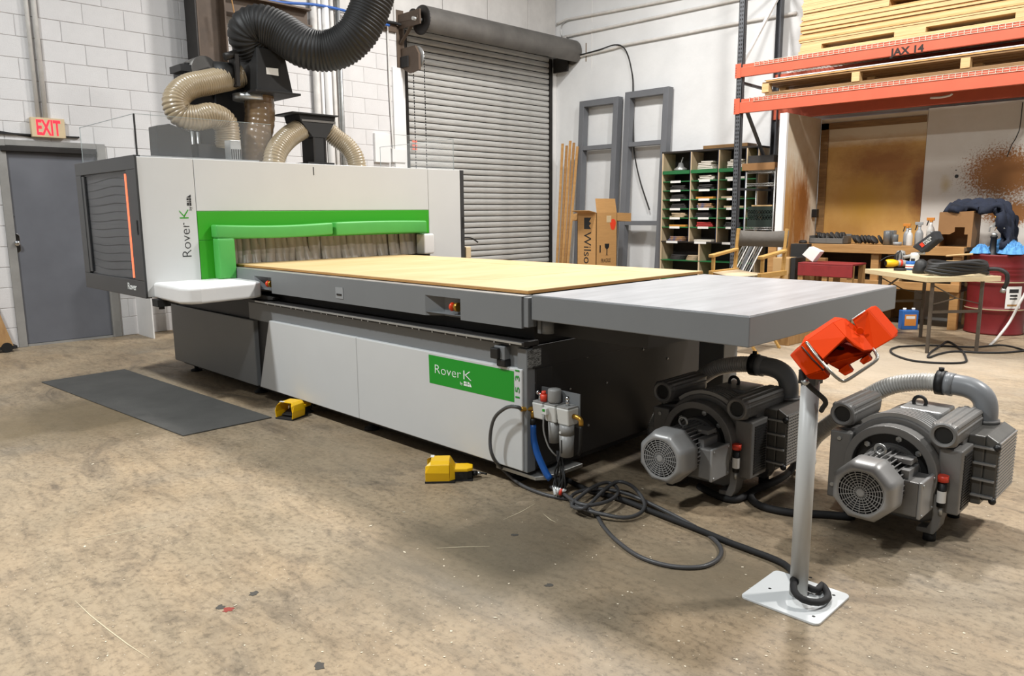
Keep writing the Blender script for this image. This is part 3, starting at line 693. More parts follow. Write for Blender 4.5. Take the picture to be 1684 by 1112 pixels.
for (x, y) in ((gx0, gy0), (gx1-.004, gy1-.004), (gx0, gy1-.004)): MB().box(x, x+.004, y, y+.004, gz0, gz1).build('guard_edge', 'acrylic_edge', cm)
MB().box(gx1-.01, gx1+.012, gy0, 2.9, gz0, gz0+.012).build('guard_rail', 'galv', cm)
# things on the portal roof: covers, vent
p0 = PX(253, 205, -6.1); p1 = PX(300, 255, -6.1)
MB().prism([(p0.y, 1.78), (p0.y+.0, p0.z-.01), (p0.y+.1, p0.z+.01), (p1.y+.05, p0.z-.04), (p1.y+.06, 1.78)], -6.22, -6.05, 'YZ').build('motor_cover', 'black_soft', cm, bevel=0.008)
mat('head_black', '#191818', 0.45, var=0.15, scale=8)
hx = -6.45
q = lambda x, y: PX(x, y, hx)
MB().box(-6.7, -6.45, q(296, 0).y, q(345, 0).y, 1.78, q(320, 104).z).box(-6.7, -6.42, q(340, 0).y, q(402, 0).y, 1.78, q(340, 108).z).build('head_column', 'head_black', cm, bevel=0.008)
for i in range(3):
    a_ = q(304+i*9, 230).y; MB().cyl((-6.4, a_, 1.78), (-6.4, a_, 2.05), 0.014).build('guide_rod', 'galv', cm)
hd_ = MB(); c = q(332, 112)
hd_.lathe([(0.11, -0.11), (0.11, 0.11)], (-6.5, c.y, c.z-.02), (1, 0, 0), 24); hd_.build('head_cap', 'hood_metal', cm)
MB().box(-6.62, -6.4, q(284, 0).y, q(318, 0).y, q(300, 116).z-.01, q(300, 107).z).build('head_arm', 'head_black', cm)
v0, v1 = PX(378, 230, -5.9), PX(398, 262, -5.9)
vent = MB().box(-6.0, -5.9, v0.y, v1.y, 1.78, v0.z).build('vent_box', 'galv', cm, bevel=0.004)
for i in range(5):
    y_ = v0.y+(v1.y-v0.y)*(i+.5)/5; MB().box(-5.901, -5.896, y_-.004, y_+.004, 1.79, v0.z-.07).build('vent_slot', 'black', vent)
MB().box(-6.6, -6.1, 2.62, 2.95, 1.78, 1.93).build('drive_cover', 'black_soft', cm, bevel=0.01)
p = PX(495, 266, -6.0)
MB().ball((-6.0, p.y, 1.78), 0.04, 14, 8, (1, 1, .5)).build('roof_cap', 'black', cm)
MB().box(-6.3, -5.95, PX(502, 265, -6).y, PX(545, 265, -6).y, 1.78, 1.815).build('funnel_foot', 'black', cm)

# ---- dust extraction hood and funnel, hoses
mat('duct_black', '#191817', 0.58, var=0.1, scale=10)
mat('hose_tan', '#9a8a70', 0.28, var=0.08, scale=6, spec=0.6)
mat('hose_brown', '#7a6348', 0.22, var=0.12, scale=4, spec=0.6, alpha=0.9)
ex = thing('extraction_hood', 'black dust extraction hood box with white label above the portal', 'dust hood', (-6.1, 3.2, 2.36))
def hoodbox(m, top, bot, x0t, x1t, x0b, x1b, zt, zb):
    (a0, a1), (b0, b1) = top, bot
    m.hexa([(x0b, b0, zb), (x1b, b0, zb), (x1b, b1, zb), (x0b, b1, zb)], [(x0t, a0, zt), (x1t, a0, zt), (x1t, a1, zt), (x0t, a1, zt)])
HX1 = -6.0
tl, tr, br, bl = PX(422, 74, HX1), PX(467, 90, HX1), PX(480, 152, HX1), PX(418, 150, HX1)
m = MB(); hoodbox(m, (tl.y-.0, tr.y), (tl.y-.03, br.y), -6.42, HX1, -6.35, HX1+.02, 2.71, 2.37); m.build('hood_body', 'duct_black', ex, bevel=0.006)
MB().box(-6.4, HX1+.06, tl.y-.06, br.y+.05, 2.355, 2.372).build('flange', 'duct_black', ex, bevel=0.002)
m = MB(); lb = [PX(437, 111, HX1+.012), PX(457, 113, HX1+.012), PX(458, 125, HX1+.012), PX(438, 122, HX1+.012)]
for v_ in lb: v_.x = HX1+.016
lbo = m.add([tuple(v_) for v_ in lb], [(0, 1, 2, 3)]); lbo.build('label', 'paper', ex)
MB().cyl((-6.2, 3.13, 2.36), (-6.2, 3.13, 2.31), 0.135, n=24).build('outlet_ring', 'galv', ex)
MB().cyl((-6.2, 3.0, 2.5), (-6.25, 2.86, 2.5), 0.1, n=20).build('side_inlet', 'duct_black', ex)
MB().box(-6.2, -6.08, 2.97, 3.0, 2.4, 2.65).cyl((-6.1, 2.98, 2.42), (-6.1, 3.0, 2.62), 0.02).cyl((-6.12, 2.9, 2.62), (-6.12, 3.0, 2.66), 0.03).build('clamp', 'dark_metal', ex)
MB().cyl((-6.2, tl.y+.12, 2.70), (-6.2, tl.y+.1, 2.76), 0.17, n=24).build('duct_collar', 'duct_black', ex)
t1 = PX(425, 156, -6.2); t2 = PX(424, 232, -6.2)
m = MB(); hose(m, [(-6.2, t1.y, t1.z+.02), (-6.2, t1.y, (t1.z+t2.z)/2), (-6.2, t2.y-.01, t2.z), (-6.2, t2.y-.02, 1.79)], 0.125, 0.05, 0.03, 22)
tag(m.build('suction_hose', 'hose_brown'), 'short brown translucent hose hanging below the black hood', 'hose', 'extraction hoses on the portal')
def hpts(L): return [PX(x, y, X) for x, y, X in L]
m = MB(); hose(m, hpts([(396, 124, -6.22), (380, 128, -6.22), (345, 135, -6.18), (308, 144, -6.15), (289, 165, -6.12), (297, 188, -6.1), (322, 194, -6.08), (348, 190, -6.08), (368, 200, -6.1), (374, 218, -6.1), (374, 245, -6.1)]), 0.1, 0.02, 0.1, 22)
tag(m.build('suction_hose', 'hose_tan'), 'tan ribbed hose looping to the left of the black hood', 'hose', 'extraction hoses on the portal')
m = MB(); hose(m, hpts([(421, 82, -6.18), (409, 62, -6.16), (412, 47, -6.12), (432, 42, -6.05), (462, 54, -5.95), (500, 78, -5.8), (534, 84, -5.7), (563, 76, -5.6), (588, 54, -5.5), (605, 22, -5.45), (616, -10, -5.42), (628, -60, -5.4), (640, -150, -5.4)]), 0.165, 0.026, 0.065, 30)
tag(m.build('extraction_duct', 'duct_black'), 'thick black ribbed extraction duct snaking up over the machine', 'duct')
fu = thing('suction_funnel', 'black funnel hood on a stem between two tan hoses', 'funnel', (-6.1, 3.62, 1.8))
FX = -6.0
f = lambda x, y: PX(x, y, FX)
MB().box(FX-.3, FX+.03, f(478, 187).y, f(554, 190).y, 2.215, 2.228).build('top_plate', 'duct_black', fu, bevel=0.003)
MB().prism([(f(492, 190).y, 2.215), (f(552, 194).y, 2.215), (f(551, 199).y, 2.17), (f(538, 226).y, 2.03), (f(515, 226).y, 2.03), (f(495, 198).y, 2.16)], FX-.26, FX-.005, 'YZ').build('funnel_body', 'duct_black', fu, bevel=0.004)
MB().box(FX-.005, FX+.001, f(496, 190).y, f(551, 190).y, 2.158, 2.175).build('funnel_strip', 'hood_metal', fu)
MB().box(FX-.2, FX-.01, f(516, 240).y, f(537, 240).y, 1.81, 2.03).build('stem', 'duct_black', fu, bevel=0.004)
MB().box(FX-.012, FX-.004, f(516, 240).y, f(518.5, 240).y, 1.81, 2.03).box(FX-.012, FX-.004, f(534.5, 240).y, f(537, 240).y, 1.81, 2.03).build('stem_flange', 'dark_metal', fu)
m = MB(); hose(m, hpts([(507, 208, -6.12), (494, 213, -6.1), (474, 226, -6.06), (458, 244, -6.02), (451, 262, -6.0), (450, 280, -6.0)]), 0.092, 0.021, 0.1, 22)
tag(m.build('suction_hose', 'hose_tan'), 'tan ribbed hose curving down left of the black funnel', 'hose', 'extraction hoses on the portal')
m = MB(); hose(m, hpts([(541, 217, -6.12), (553, 227, -6.1), (570, 240, -6.06), (582, 256, -6.02), (587, 272, -6.0), (588, 282, -6.0)]), 0.085, 0.021, 0.1, 22)
tag(m.build('suction_hose', 'hose_tan'), 'tan ribbed hose curving down right of the black funnel', 'hose', 'extraction hoses on the portal')

# ---- run-off table at the end of the bed
mat('table_laminate', '#b9b9b9', 0.28, var=0.08, scale=1.6, stretch=(1, 5, 1))
wood('table_laminate', '#a2a2a3', '#bcbcbe', 2.2, (7, 0.9, 1), rough=0.3)
et = thing('runoff_table', 'grey run-off table cantilevered at the end of the bed', 'table', (-1.9, 3.4, 0))
TX0, TX1, TY0, TY1, TZ0, TZ1 = -2.475, -1.353, 2.612, 4.165, 0.868, 0.986
MB().box(TX0, TX1, TY0, TY1, TZ0, TZ1).build('table_body', 'machine_grey', et, bevel=0.004)
MB().box(TX0+.004, TX1-.005, TY0+.005, TY1-.005, TZ1, TZ1+.003).build('table_top', 'table_laminate', et)
MB().cyl((-2.43, 2.68, 0.80), (-2.43, 2.68, 0.868), 0.03).box(-2.47, -2.45, 2.65, 2.7, 0.8, 0.868).build('mount_pin', 'machine_grey', et)
MB().box(-2.475, -1.9, 2.75, 4.05, 0.78, 0.868).build('under_frame', 'machine_dark', et)
a = PY(1160, 600, 3.98); b_ = PY(1201, 600, 3.98)
MB().box(a.x, b_.x, 3.9, 4.06, 0.0, 0.87).build('support_post', 'machine_grey', et, bevel=0.005)
# ------------------------------------------------------------------ vacuum pumps
mat('pump_grey', '#777572', 0.45, 0.25, var=0.06, scale=12, bump=0.05, bscale=200)
mat('pump_light', '#9a9997', 0.38, 0.3, var=0.05, scale=10)
mat('pump_dark', '#2c2b2a', 0.5, 0.2, var=0.1, scale=10)
mat('pvc_grey', '#7e8082', 0.35, var=0.04, scale=8)
mat('hose_clear', '#c4c1ba', 0.3, var=0.06, scale=10, spec=0.6)
mat('red_cap', '#d8412a', 0.4)
mat('cooler', '#55534f', 0.4, 0.2, var=0.12, scale=14)
def ringplate(m, cx, cz, r0, r1, y0, y1, n=40, a0=0, a1=360):
    full = (a1-a0) >= 360; k = n if full else n+1; vs = []; fs = []
    for i in range(k):
        a = math.radians(a0+(a1-a0)*i/n); c, s_ = math.cos(a), math.sin(a)
        vs += [(cx+r0*c, y0, cz+r0*s_), (cx+r1*c, y0, cz+r1*s_), (cx+r1*c, y1, cz+r1*s_), (cx+r0*c, y1, cz+r0*s_)]
    for i in range(n):
        j = (i+1) % k
        for q in range(4): q2 = (q+1) % 4; fs.append((i*4+q, i*4+q2, j*4+q2, j*4+q))
    if not full: fs += [(3, 2, 1, 0), ((k-1)*4, (k-1)*4+1, (k-1)*4+2, (k-1)*4+3)]
    m.add(vs, fs, False); return m
def make_pump():
    p = thing('vacuum_pump', 'x', 'vacuum pump', (0, 0, 0))
    zc = 0.262
    # fan cover: eight-sided with soft corners
    m = MB(); n = 48
    prof = [(0.088, 0.004), (0.092, 0.0), (0.104, 0.002), (0.116, 0.012), (0.126, 0.034), (0.128, 0.10), (0.124, 0.13), (0.104, 0.132)]
    vs = []; fs = []
    for i, (r, h) in enumerate(prof):
        for k in range(n):
            a = 2*math.pi*k/n; b = ((a+math.pi/8) % (math.pi/4))-math.pi/8
            o = min(1.03, 0.955/math.cos(b)) if i >= 2 else 1.0
            vs.append((r*o*math.cos(a), -0.36+h, zc+r*o*math.sin(a)))
    for i in range(len(prof)-1):
        for k in range(n): k2 = (k+1) % n; fs.append((i*n+k, i*n+k2, (i+1)*n+k2, (i+1)*n+k))
    m.add(vs, fs, True); fc = m.build('fan_cover', 'pump_light', p)
    m = MB()
    for r in (0.014, 0.026, 0.037, 0.048, 0.058, 0.068, 0.078, 0.088): ringplate(m, 0, zc, r-0.0013, r+0.0013, -0.359, -0.354, 32)
    for k in range(20):
        a = 2*math.pi*k/20; c, s_ = math.cos(a), math.sin(a)
        m.bar((0.012*c, -0.3565, zc+0.012*s_), (0.089*c, -0.3565, zc+0.089*s_), 0.0024, 0.004, up=(0, 1, 0))
    m.cyl((0, -0.36, zc), (0, -0.352, zc), 0.013)
    g = m.build('fan_grille', 'pump_light', p); g['kind'] = 'stuff'
    MB().cyl((0, -0.335, zc), (0, -0.33, zc), 0.092, n=32).build('fan_disc', 'black', p)
    MB().cyl((0, -0.25, zc), (0, -0.03, zc), 0.092, n=32).build('motor_body', 'pump_grey', p)
    m = MB()
    for k in range(36):
        a = 2*math.pi*k/36
        if -0.5 < math.sin(a) and abs(a) > 0.4 and a < 6.0 or True:
            c, s_ = math.cos(a), math.sin(a); M = Matrix.Translation((0.102*c, -0.145, zc+0.102*s_)) @ Matrix.Rotation(-a, 4, 'Y')
            m.boxm(M, 0.03, 0.19, 0.004)
    g = m.build('cooling_fins', 'pump_light', p); g['kind'] = 'stuff'
    m = MB().tube([(0.021*math.cos(a*math.pi/8), -0.17, zc+0.135+0.021*math.sin(a*math.pi/8)) for a in range(16)], 0.006, 8, closed=True).cyl((0, -.17, zc+.09), (0, -.17, zc+.118), 0.008); m.build('eye_bolt', 'galv', p)
    tb = MB().box(0.065, 0.165, -0.2, -0.05, 0.155, 0.30).build('terminal_box', 'pump_grey', p, bevel=0.006)
    MB().box(0.165, 0.18, -0.205, -0.045, 0.15, 0.305).build('terminal_lid', 'pump_light', tb, bevel=0.005)
    for y in (-.19, -.06):
        for z in (.165, .29): MB().lathe([(0.006, 0), (0.005, 0.004)], (0.18, y, z), (1, 0, 0), 8).build('screw', 'galv', tb)
    MB().box(0.02, 0.11, -0.13, -0.06, 0.345, 0.365).box(0.09, 0.12, -0.18, -0.06, 0.30, 0.335).cyl((0.06, -.14, .36), (0.11, -.06, .35), .008).build('junction_block', 'pump_light', p)
    # bell housing and body
    m = MB(); ringplate(m, 0, 0.28, 0.155, 0.19, -0.05, 0.02); m.build('bell_ring', 'pump_grey', p, bevel=0.004)
    m = MB(); ringplate(m, 0, 0.28, 0.02, 0.165, -0.012, 0.0); m.build('bell_face', 'pump_dark', p)
    m = MB(); ringplate(m, 0, 0.27, 0.09, 0.118, -0.045, -0.01); m.build('motor_flange', 'pump_grey', p)
    for a in (40, 80, 140, 220, 320):
        c, s_ = math.cos(math.radians(a)), math.sin(math.radians(a)); MB().lathe([(0.013, 0), (0.013, 0.012), (0.0001, 0.014)], (0.135*c, -0.012, 0.28+0.135*s_), (0, -1, 0), 6, smooth=False).build('bolt', 'galv', p)
    poly = [(-0.255, 0.08), (-0.255, 0.40), (-0.20, 0.41)]+[(0.215*math.cos(math.radians(a)), 0.28+0.215*math.sin(math.radians(a))) for a in range(140, 35, -8)]+[(0.20, 0.40), (0.205, 0.1), (0.12, 0.055), (-0.12, 0.055)]
    MB().prism(poly, 0.02, 0.40, 'XZ').build('pump_body', 'pump_grey', p, bevel=0.008)
    for i in range(7):
        m = MB(); ringplate(m, 0, 0.28, 0.20, 0.232-0.002*i, 0.03+0.027*i, 0.042+0.027*i, 26, 48, 132); m.build('arch_fin', 'pump_light', p)
    MB().box(-0.262, -0.17, -0.03, 0.05, 0.09, 0.40).build('side_block', 'pump_grey', p, bevel=0.006)
    for x, z in ((-.22, .37), (-.24, .15)): MB().lathe([(0.01, 0), (0.009, 0.006)], (x, -0.03, z), (0, -1, 0), 8).build('bolt', 'galv', p)
    m = MB().tube([(0.026*math.cos(a*math.pi/9), 0.3, 0.512+0.026*math.sin(a*math.pi/9)) for a in range(18)], 0.008, 8, closed=True).cyl((0, .3, .46), (0, .3, .49), 0.012); m.build('eye_bolt', 'pump_dark', p)
    MB().box(-0.06, 0.12, 0.2, 0.4, 0.44, 0.5).build('top_plate', 'pump_light', p, bevel=0.01)
    # silencer tubes on top
    for cx, cz, y0, y1, nm in ((-0.22, 0.478, -0.02, 0.33, 0), (0.19, 0.463, -0.02, 0.37, 1)):
        m = MB(); n = 64; vs = []; fs = []
        P2 = []
        for k in range(n):
            a = 2*math.pi*k/n; c, s_ = math.cos(a), math.sin(a)
            rr = 0.052/max(abs(c)**4+abs(s_)**4, 1e-6)**0.25*0.98
            if s_ > 0.05: rr *= 1.0+(0.035 if k % 6 < 3 else -0.045)
            P2.append((rr*c, rr*s_))
        prof_ = [(0.6, 0.012), (0.62, 0.0), (0.8, -0.004), (0.9, 0.0), (1.0, 0.016), (1.02, 0.03), (1.0, 0.034), (0.97, 0.04), (1.0, y1-y0-0.02), (0.9, y1-y0), (0.001, y1-y0)]
        for si, (s1, h) in enumerate(prof_): vs += [((cx+q[0]*s1, y0+h, cz+q[1]*s1) if si > 3 else (cx+.058*s1*math.cos(6.28318*k/n), y0+h, cz+.058*s1*math.sin(6.28318*k/n))) for k, q in enumerate(P2)]
        for i in range(len(prof_)-1):
            for k in range(n): k2 = (k+1) % n; fs.append((i*n+k, i*n+k2, (i+1)*n+k2, (i+1)*n+k))
        m.add(vs, fs, False); tb = m.build('silencer', 'pump_grey', p)
        MB().cyl((cx, y0+0.10, cz), (cx, y0+0.008, cz), 0.033, n=24).build('silencer_bore', 'black', tb)
        MB().prism([(cx-.04, 0.38), (cx+.045, 0.38), (cx+.045, cz-.02), (cx-.04, cz-.02)], y0+0.12, y1-.02, 'XZ').build('silencer_foot', 'pump_grey', p, bevel=0.005)
    # intake box with louvres on the right, cooler behind it
    bx = MB().box(0.175, 0.262, 0.0, 0.16, 0.13, 0.405).build('filter_box', 'pump_grey', p, bevel=0.006)
    m = MB(); [m.box(0.262, 0.266, 0.03, 0.14, 0.15+0.0125*i, 0.157+0.0125*i) for i in range(19)]
    g = m.build('louvres', 'pump_dark', bx); g['kind'] = 'stuff'
    MB().box(0.12, 0.30, 0.17, 0.47, 0.14, 0.44).build('cooler_core', 'cooler', p, bevel=0.006)
    for z in (0.18, 0.25, 0.32, 0.39): MB().box(0.26, 0.345, 0.155, 0.18, z, z+0.008).build('cooler_fin', 'pump_light', p)
    MB().prism([(0.30, 0.16), (0.35, 0.17), (0.35, 0.42), (0.30, 0.45)], 0.17, 0.46, 'XZ').build('cooler_cover', 'cooler', p, bevel=0.006)
    m = MB()
    for i in range(17): m.box(0.35, 0.356, 0.175, 0.455, 0.18+0.0145*i, 0.187+0.0145*i)
    for i in range(15): m.box(0.35, 0.3545, 0.18+0.0185*i, 0.186+0.0185*i, 0.175, 0.42)
    g = m.build('cooler_mesh', 'pump_light', p); g['kind'] = 'stuff'
    for z in (.40, .17): MB().ball((0.345, 0.165, z), 0.015, 10, 6).build('knob', 'black', p)
    # oil sight glass
    sg = MB().cyl((0.205, -0.03, 0.165), (0.205, -0.03, 0.275), 0.016).build('sight_glass', 'black', p)
    MB().lathe([(0.0175, 0), (0.0175, 0.05)], (0.205, -0.03, 0.185), (0, 0, 1), 16, caps=False).build('sight_label', 'paper', sg)
    MB().cyl((0.205, -0.03, 0.275), (0.205, -0.03, 0.3), 0.022).build('red_cap', 'red_cap', sg)
    MB().cyl((0.205, -0.03, 0.165), (0.205, -0.03, 0.13), 0.008).build('drain_tap', 'galv', sg)
    # legs
    for s_ in (1, -1):
        for y0 in (-0.03, 0.31):
            MB().prism([(s_*x, z) for x, z in ((0.16, 0.24), (0.195, 0.2), (0.215, 0.14), (0.205, 0.07), (0.185, 0.035), (0.12, 0.035), (0.12, 0.055), (0.16, 0.06), (0.175, 0.1), (0.175, 0.15), (0.15, 0.19), (0.12, 0.21))], y0, y0+0.07, 'XZ').build('leg', 'pump_grey', p, bevel=0.004)
            MB().cyl((s_*0.165, y0+.03, 0), (s_*0.165, y0+.03, 0.04), 0.025).build('rubber_foot', 'rubber', p)
    # outlet elbow
    el = MB().tube(spline([(0.235, 0.42, 0.40), (0.235, 0.42, 0.50), (0.215, 0.42, 0.555), (0.16, 0.42, 0.585), (0.07, 0.42, 0.59)], 0.012), 0.048, 20).build('elbow_pipe', 'pvc_grey', p)
    MB().cyl((0.235, 0.42, 0.44), (0.235, 0.42, 0.455), 0.058, n=20).build('elbow_flange', 'pump_grey', el)
    MB().cyl((0.10, 0.42, 0.587), (0.06, 0.42, 0.59), 0.053, n=20).build('pipe_socket', 'pvc_grey', el)
    MB().cyl((0.065, 0.42, 0.59), (0.03, 0.42, 0.59), 0.057, n=20).cyl((0.045, .42, .645), (0.045, .42, .66), 0.012, n=8).build('hose_clamp', 'black', el)
    return p
pump = make_pump()
pump2 = copy_tree(pump)
pump.location = (-1.88, 3.19, 0); tag(pump, 'grey vacuum pump in the shade beneath the run-off table', 'vacuum pump', 'vacuum pumps on the floor')
pump2.location = (-1.06, 3.38, 0); tag(pump2, 'grey vacuum pump in the light right of the control stand', 'vacuum pump', 'vacuum pumps on the floor')
for o, lab in (((-1.88, 3.19), 'ribbed hose arching over the shaded vacuum pump'), ((-1.06, 3.38), 'clear ribbed hose arching over the brighter vacuum pump')):
    m = MB(); x, y = o
    hose(m, [(x+0.05, y+.42, .59), (x-.05, y+.42, .578), (x-.17, y+.42, .54), (x-.28, y+.42, .46), (x-.38, y+.42, .36), (x-.47, y+.42, .27), (x-.53, y+.43, .2), (x-.57, y+.44, .1), (x-.58, y+.5, .05)], 0.043, 0.013, 0.16, 18)
    tag(m.build('vacuum_hose', 'hose_clear'), lab, 'hose', 'hoses over the vacuum pumps')

# ------------------------------------------------------------------ control stand with orange foot switch
mat('stand_white', '#d3d5d4', 0.42, var=0.02, scale=6)
mat('stand_pole', '#b9b9b6', 0.42, var=0.03, scale=6)
mat('orange', '#d23a00', 0.6, var=0.03, scale=7, spec=0.05)
mat('orange_body', '#ad2e00', 0.6, spec=0.05)
mat('steel_bar', '#a6a197', 0.3, 0.85)
SX, SY = -1.077, 2.53
cs = thing('control_stand', 'white pedestal stand carrying an orange twin foot switch', 'control stand', (SX, SY, 0))
bpz = thing('x', None, None); bpy.data.objects.remove(bpz)
MB().prism(rounded(0.285, 0.282, 0.022, 5, -1.082, 2.518), 0.0, 0.009).build('base_plate', 'stand_white', cs, bevel=0.002)
for (x, y) in ((1266, 968), (1371, 979), (1338, 1014), (1333, 950)):
    q_ = PZ(x, y, 0.009); MB().cyl((q_.x, q_.y, 0.0085), (q_.x, q_.y, 0.0095), 0.006, n=10).build('bolt_hole', 'black', cs)
MB().cyl((SX, SY, 0.009), (SX, SY, 0.80), 0.031, n=28).build('pole', 'stand_pole', cs)
h0 = Vector((SX, SY, 0.07)); toc = (Vector((0, 0, 0.07))-h0); toc.z = 0; toc.normalize()
side = Vector((-toc.y, toc.x, 0)); hd0 = (toc*0.86-side*0.5).normalized() if side.x > 0 else (toc*0.86+side*0.5).normalized()
MB().cyl(h0+hd0*0.0285, h0+hd0*0.0325, 0.017, n=16).build('cable_hole', 'black', cs)
# the foot switch: points given in a picture crop, set at their own depths (metres towards the viewer)
DEP = (Vector((SX, SY, 0.88))-CAM).dot(_f)
def Q(x, y, t=0.0):
    d = _ray(1285+x*0.17079, 490+y*0.17079); return CAM+d*(DEP-t)
def shell(name, polys, m, parent, th=0.006):
    mb = MB()
    for poly in polys: mb.add([Q(*p_) for p_ in poly], [tuple(range(len(poly)))])
    o = mb.build(name, m, parent); s_ = o.modifiers.new('solid', 'SOLIDIFY'); s_.thickness = th; s_.offset = 0
    return o
def slab(name, poly, back, m, parent, bev=0.004):
    mb = MB(); n = len(poly); mb.add([Q(*p_) for p_ in poly]+[Q(p_[0]+back[0], p_[1]+back[1], p_[2]-back[2]) for p_ in poly],
        [tuple(range(n)), tuple(reversed(range(n, 2*n)))]+[((i+1) % n, i, n+i, n+(i+1) % n) for i in range(n)])
    return mb.build(name, m, parent, bevel=bev)
bodyo = slab('switch_body', [(78, 552, .05), (192, 462, .03), (402, 694, .11), (236, 752, .12)], (60, -60, .14), 'orange_body', cs)
slab('switch_body_base', [(236, 752, .12), (402, 694, .11), (465, 762, .10), (412, 792, .10), (270, 782, .11)], (20, -40, .12), 'orange_body', cs)
hl = shell('switch_hood', [[(245, 420, .03), (402, 590, .12), (620, 382, .10), (497, 246, .02)],
    [(497, 246, .02), (620, 382, .10), (700, 462, .10), (790, 510, .09), (884, 500, .07), (790, 372, .03), (722, 285, .0), (600, 202, -.04)],
    [(192, 462, .03), (245, 420, .03), (497, 246, .02), (600, 202, -.04), (520, 190, -.10), (230, 380, -.07)],
    [(402, 590, .12), (245, 420, .03), (192, 462, .03), (402, 694, .11), (430, 600, .09)]], 'orange', cs)
shell('switch_inside', [[(402, 590, .11), (430, 572, .09), (470, 540, .02), (620, 420, .0), (760, 500, .0), (880, 505, .06), (860, 530, .06), (560, 690, .07), (470, 640, .09)]], 'orange_body', cs, .004)
slab('switch_back', [(250, 430, -.02), (470, 640, .03), (560, 690, .045), (860, 520, .02), (790, 380, -.03), (600, 215, -.07), (500, 255, -.03)], (20, -20, .06), 'orange_body', cs, .003)
MB().ball(tuple(Q(560, 520, .03)), 0.02, 14, 8).build('treadle', 'black', cs)
slab('treadle_lip', [(545, 705, .09), (640, 640, .08), (692, 712, .085), (612, 752, .095)], (10, -20, .05), 'orange_body', cs, .002)
slab('treadle_lip', [(750, 610, .08), (836, 545, .07), (872, 600, .075), (790, 645, .085)], (10, -20, .05), 'orange_body', cs, .002)
hr = slab('switch_hood', [(680, 205, .0), (832, 105, -.02), (1082, 390, .06), (890, 502, .075), (790, 372, .03), (722, 285, .01)], (45, -30, .11), 'orange', cs)
slab('switch_hood_side', [(832, 105, -.02), (905, 72, -.06), (940, 100, -.06), (1120, 308, .0), (1124, 335, .01), (1082, 390, .06)], (-10, 5, .08), 'orange', cs)
MB().tube([Q(683, 205, .008), Q(806, 122, -.01)], 0.0018, 6).build('hood_trim', 'logo_white', cs)
MB().lathe([(0.012, 0), (0.011, 0.003)], Q(757, 318, .03), (Q(757, 318, .06)-Q(757, 318, .0)), 16).build('hood_badge', 'orange', cs)
MB().tube(spline([Q(243, 428, .045), Q(330, 545, .09), Q(450, 685, .13), Q(530, 765, .14), Q(590, 802, .14), Q(640, 788, .14), Q(760, 710, .13), Q(890, 620, .12), Q(925, 575, .11), Q(905, 520, .09), Q(870, 480, .05)], 0.008), 0.0055, 10).build('handle_bar', 'steel_bar', cs)
MB().tube([Q(198, 470, .05), Q(300, 590, .085), Q(405, 697, .115)], 0.0025, 6).build('seam', 'black', cs)
MB().tube(spline([Q(190, 690, .06), Q(215, 775, .07), Q(270, 850, .07), Q(350, 920, .06), Q(415, 980, .05), Q(425, 1020, .04), Q(398, 1060, .02), Q(385, 1085, -.01)], 0.006), 0.0085, 10).build('lead', 'black_soft', cs)
MB().cyl(Q(215, 790, .075), Q(245, 830, .075), 0.0105, n=14).build('cable_gland', 'galv', cs)
MB().box(SX-.03, SX+.03, SY-.03, SY+.03, 0.79, 0.83).build('head_bracket', 'pump_dark', cs)

# ------------------------------------------------------------------ air preparation unit
mat('frl_white', '#cfcfca', 0.4)
mat('frl_grey', '#8a8986', 0.4, var=0.04)
mat('blue_hose', '#14529c', 0.4, var=0.12, scale=9)
au = thing('air_regulator', 'white and grey air filter regulator bolted to the machine corner', 'air regulator', (-2.37, 2.66, 0.24))
YA = 2.62
MB().box(-2.5, -2.245, 2.70, 2.706, 0.36, 0.525).build('bracket', 'machine_grey', au)
for i, (x0, x1) in enumerate(((-2.484, -2.414), (-2.406, -2.332), (-2.325, -2.25))):
    b = MB().hexa([(x0+.004, YA+.01, .38), (x1-.004, YA+.01, .38), (x1-.004, 2.70, .38), (x0+.004, 2.70, .38)], [(x0, YA, .462), (x1, YA, .462), (x1, 2.70, .462), (x0, 2.70, .462)]).build('valve_block', 'frl_white', au, bevel=0.006)
    MB().box(x0+.003, x1-.003, YA+.004, 2.698, .462, .47).build('block_cap', 'frl_grey', b, bevel=0.002)
for x in (-2.41, -2.3285): MB().box(x-.006, x+.006, YA+.015, 2.69, .40, .45).build('coupling', 'frl_grey', au)
MB().lathe([(0.026, 0), (0.031, 0.004), (0.033, 0.012), (0.033, 0.06), (0.03, 0.067), (0.0001, 0.068)], (-2.369, 2.66, .472), (0, 0, 1), 24).build('regulator_knob', 'frl_grey', au)
MB().cyl((-2.369, 2.655, .38), (-2.369, 2.655, .275), 0.028, 0.025, n=20).build('filter_bowl', 'frl_grey', au)
MB().cyl((-2.287, 2.655, .38), (-2.287, 2.655, .33), 0.036, n=24).build('bowl_collar', 'frl_grey', au)
bw = MB().cyl((-2.287, 2.655, .33), (-2.287, 2.655, .225), 0.036, 0.033, n=24).build('filter_bowl', 'frl_grey', au)
MB().box(-2.292, -2.286, 2.618, 2.624, .245, .31).build('level_slot', 'black', bw)
MB().lathe([(0.007, 0), (0.006, .003)], (-2.297, 2.62, .345), (0, -1, 0), 12).build('lock_button', 'frl_white', bw)
MB().box(-2.405, -2.375, 2.606, YA+.004, .418, .45).build('gauge', 'frl_white', au, bevel=.002)
MB().box(-2.399, -2.384, 2.604, 2.607, .434, .446).build('gauge_screen', 'green_decal', au)
MB().cyl((-2.43, 2.65, .47), (-2.43, 2.65, .505), 0.017, n=8).cyl((-2.43, 2.65, .505), (-2.43, 2.65, .52), 0.011).build('shutoff_valve', 'red_cap', au)
MB().cyl((-2.455, 2.65, .47), (-2.455, 2.65, .51), 0.008).ball((-2.46, 2.64, .51), .011, 8, 6).build('vent_fitting', 'chrome', au)
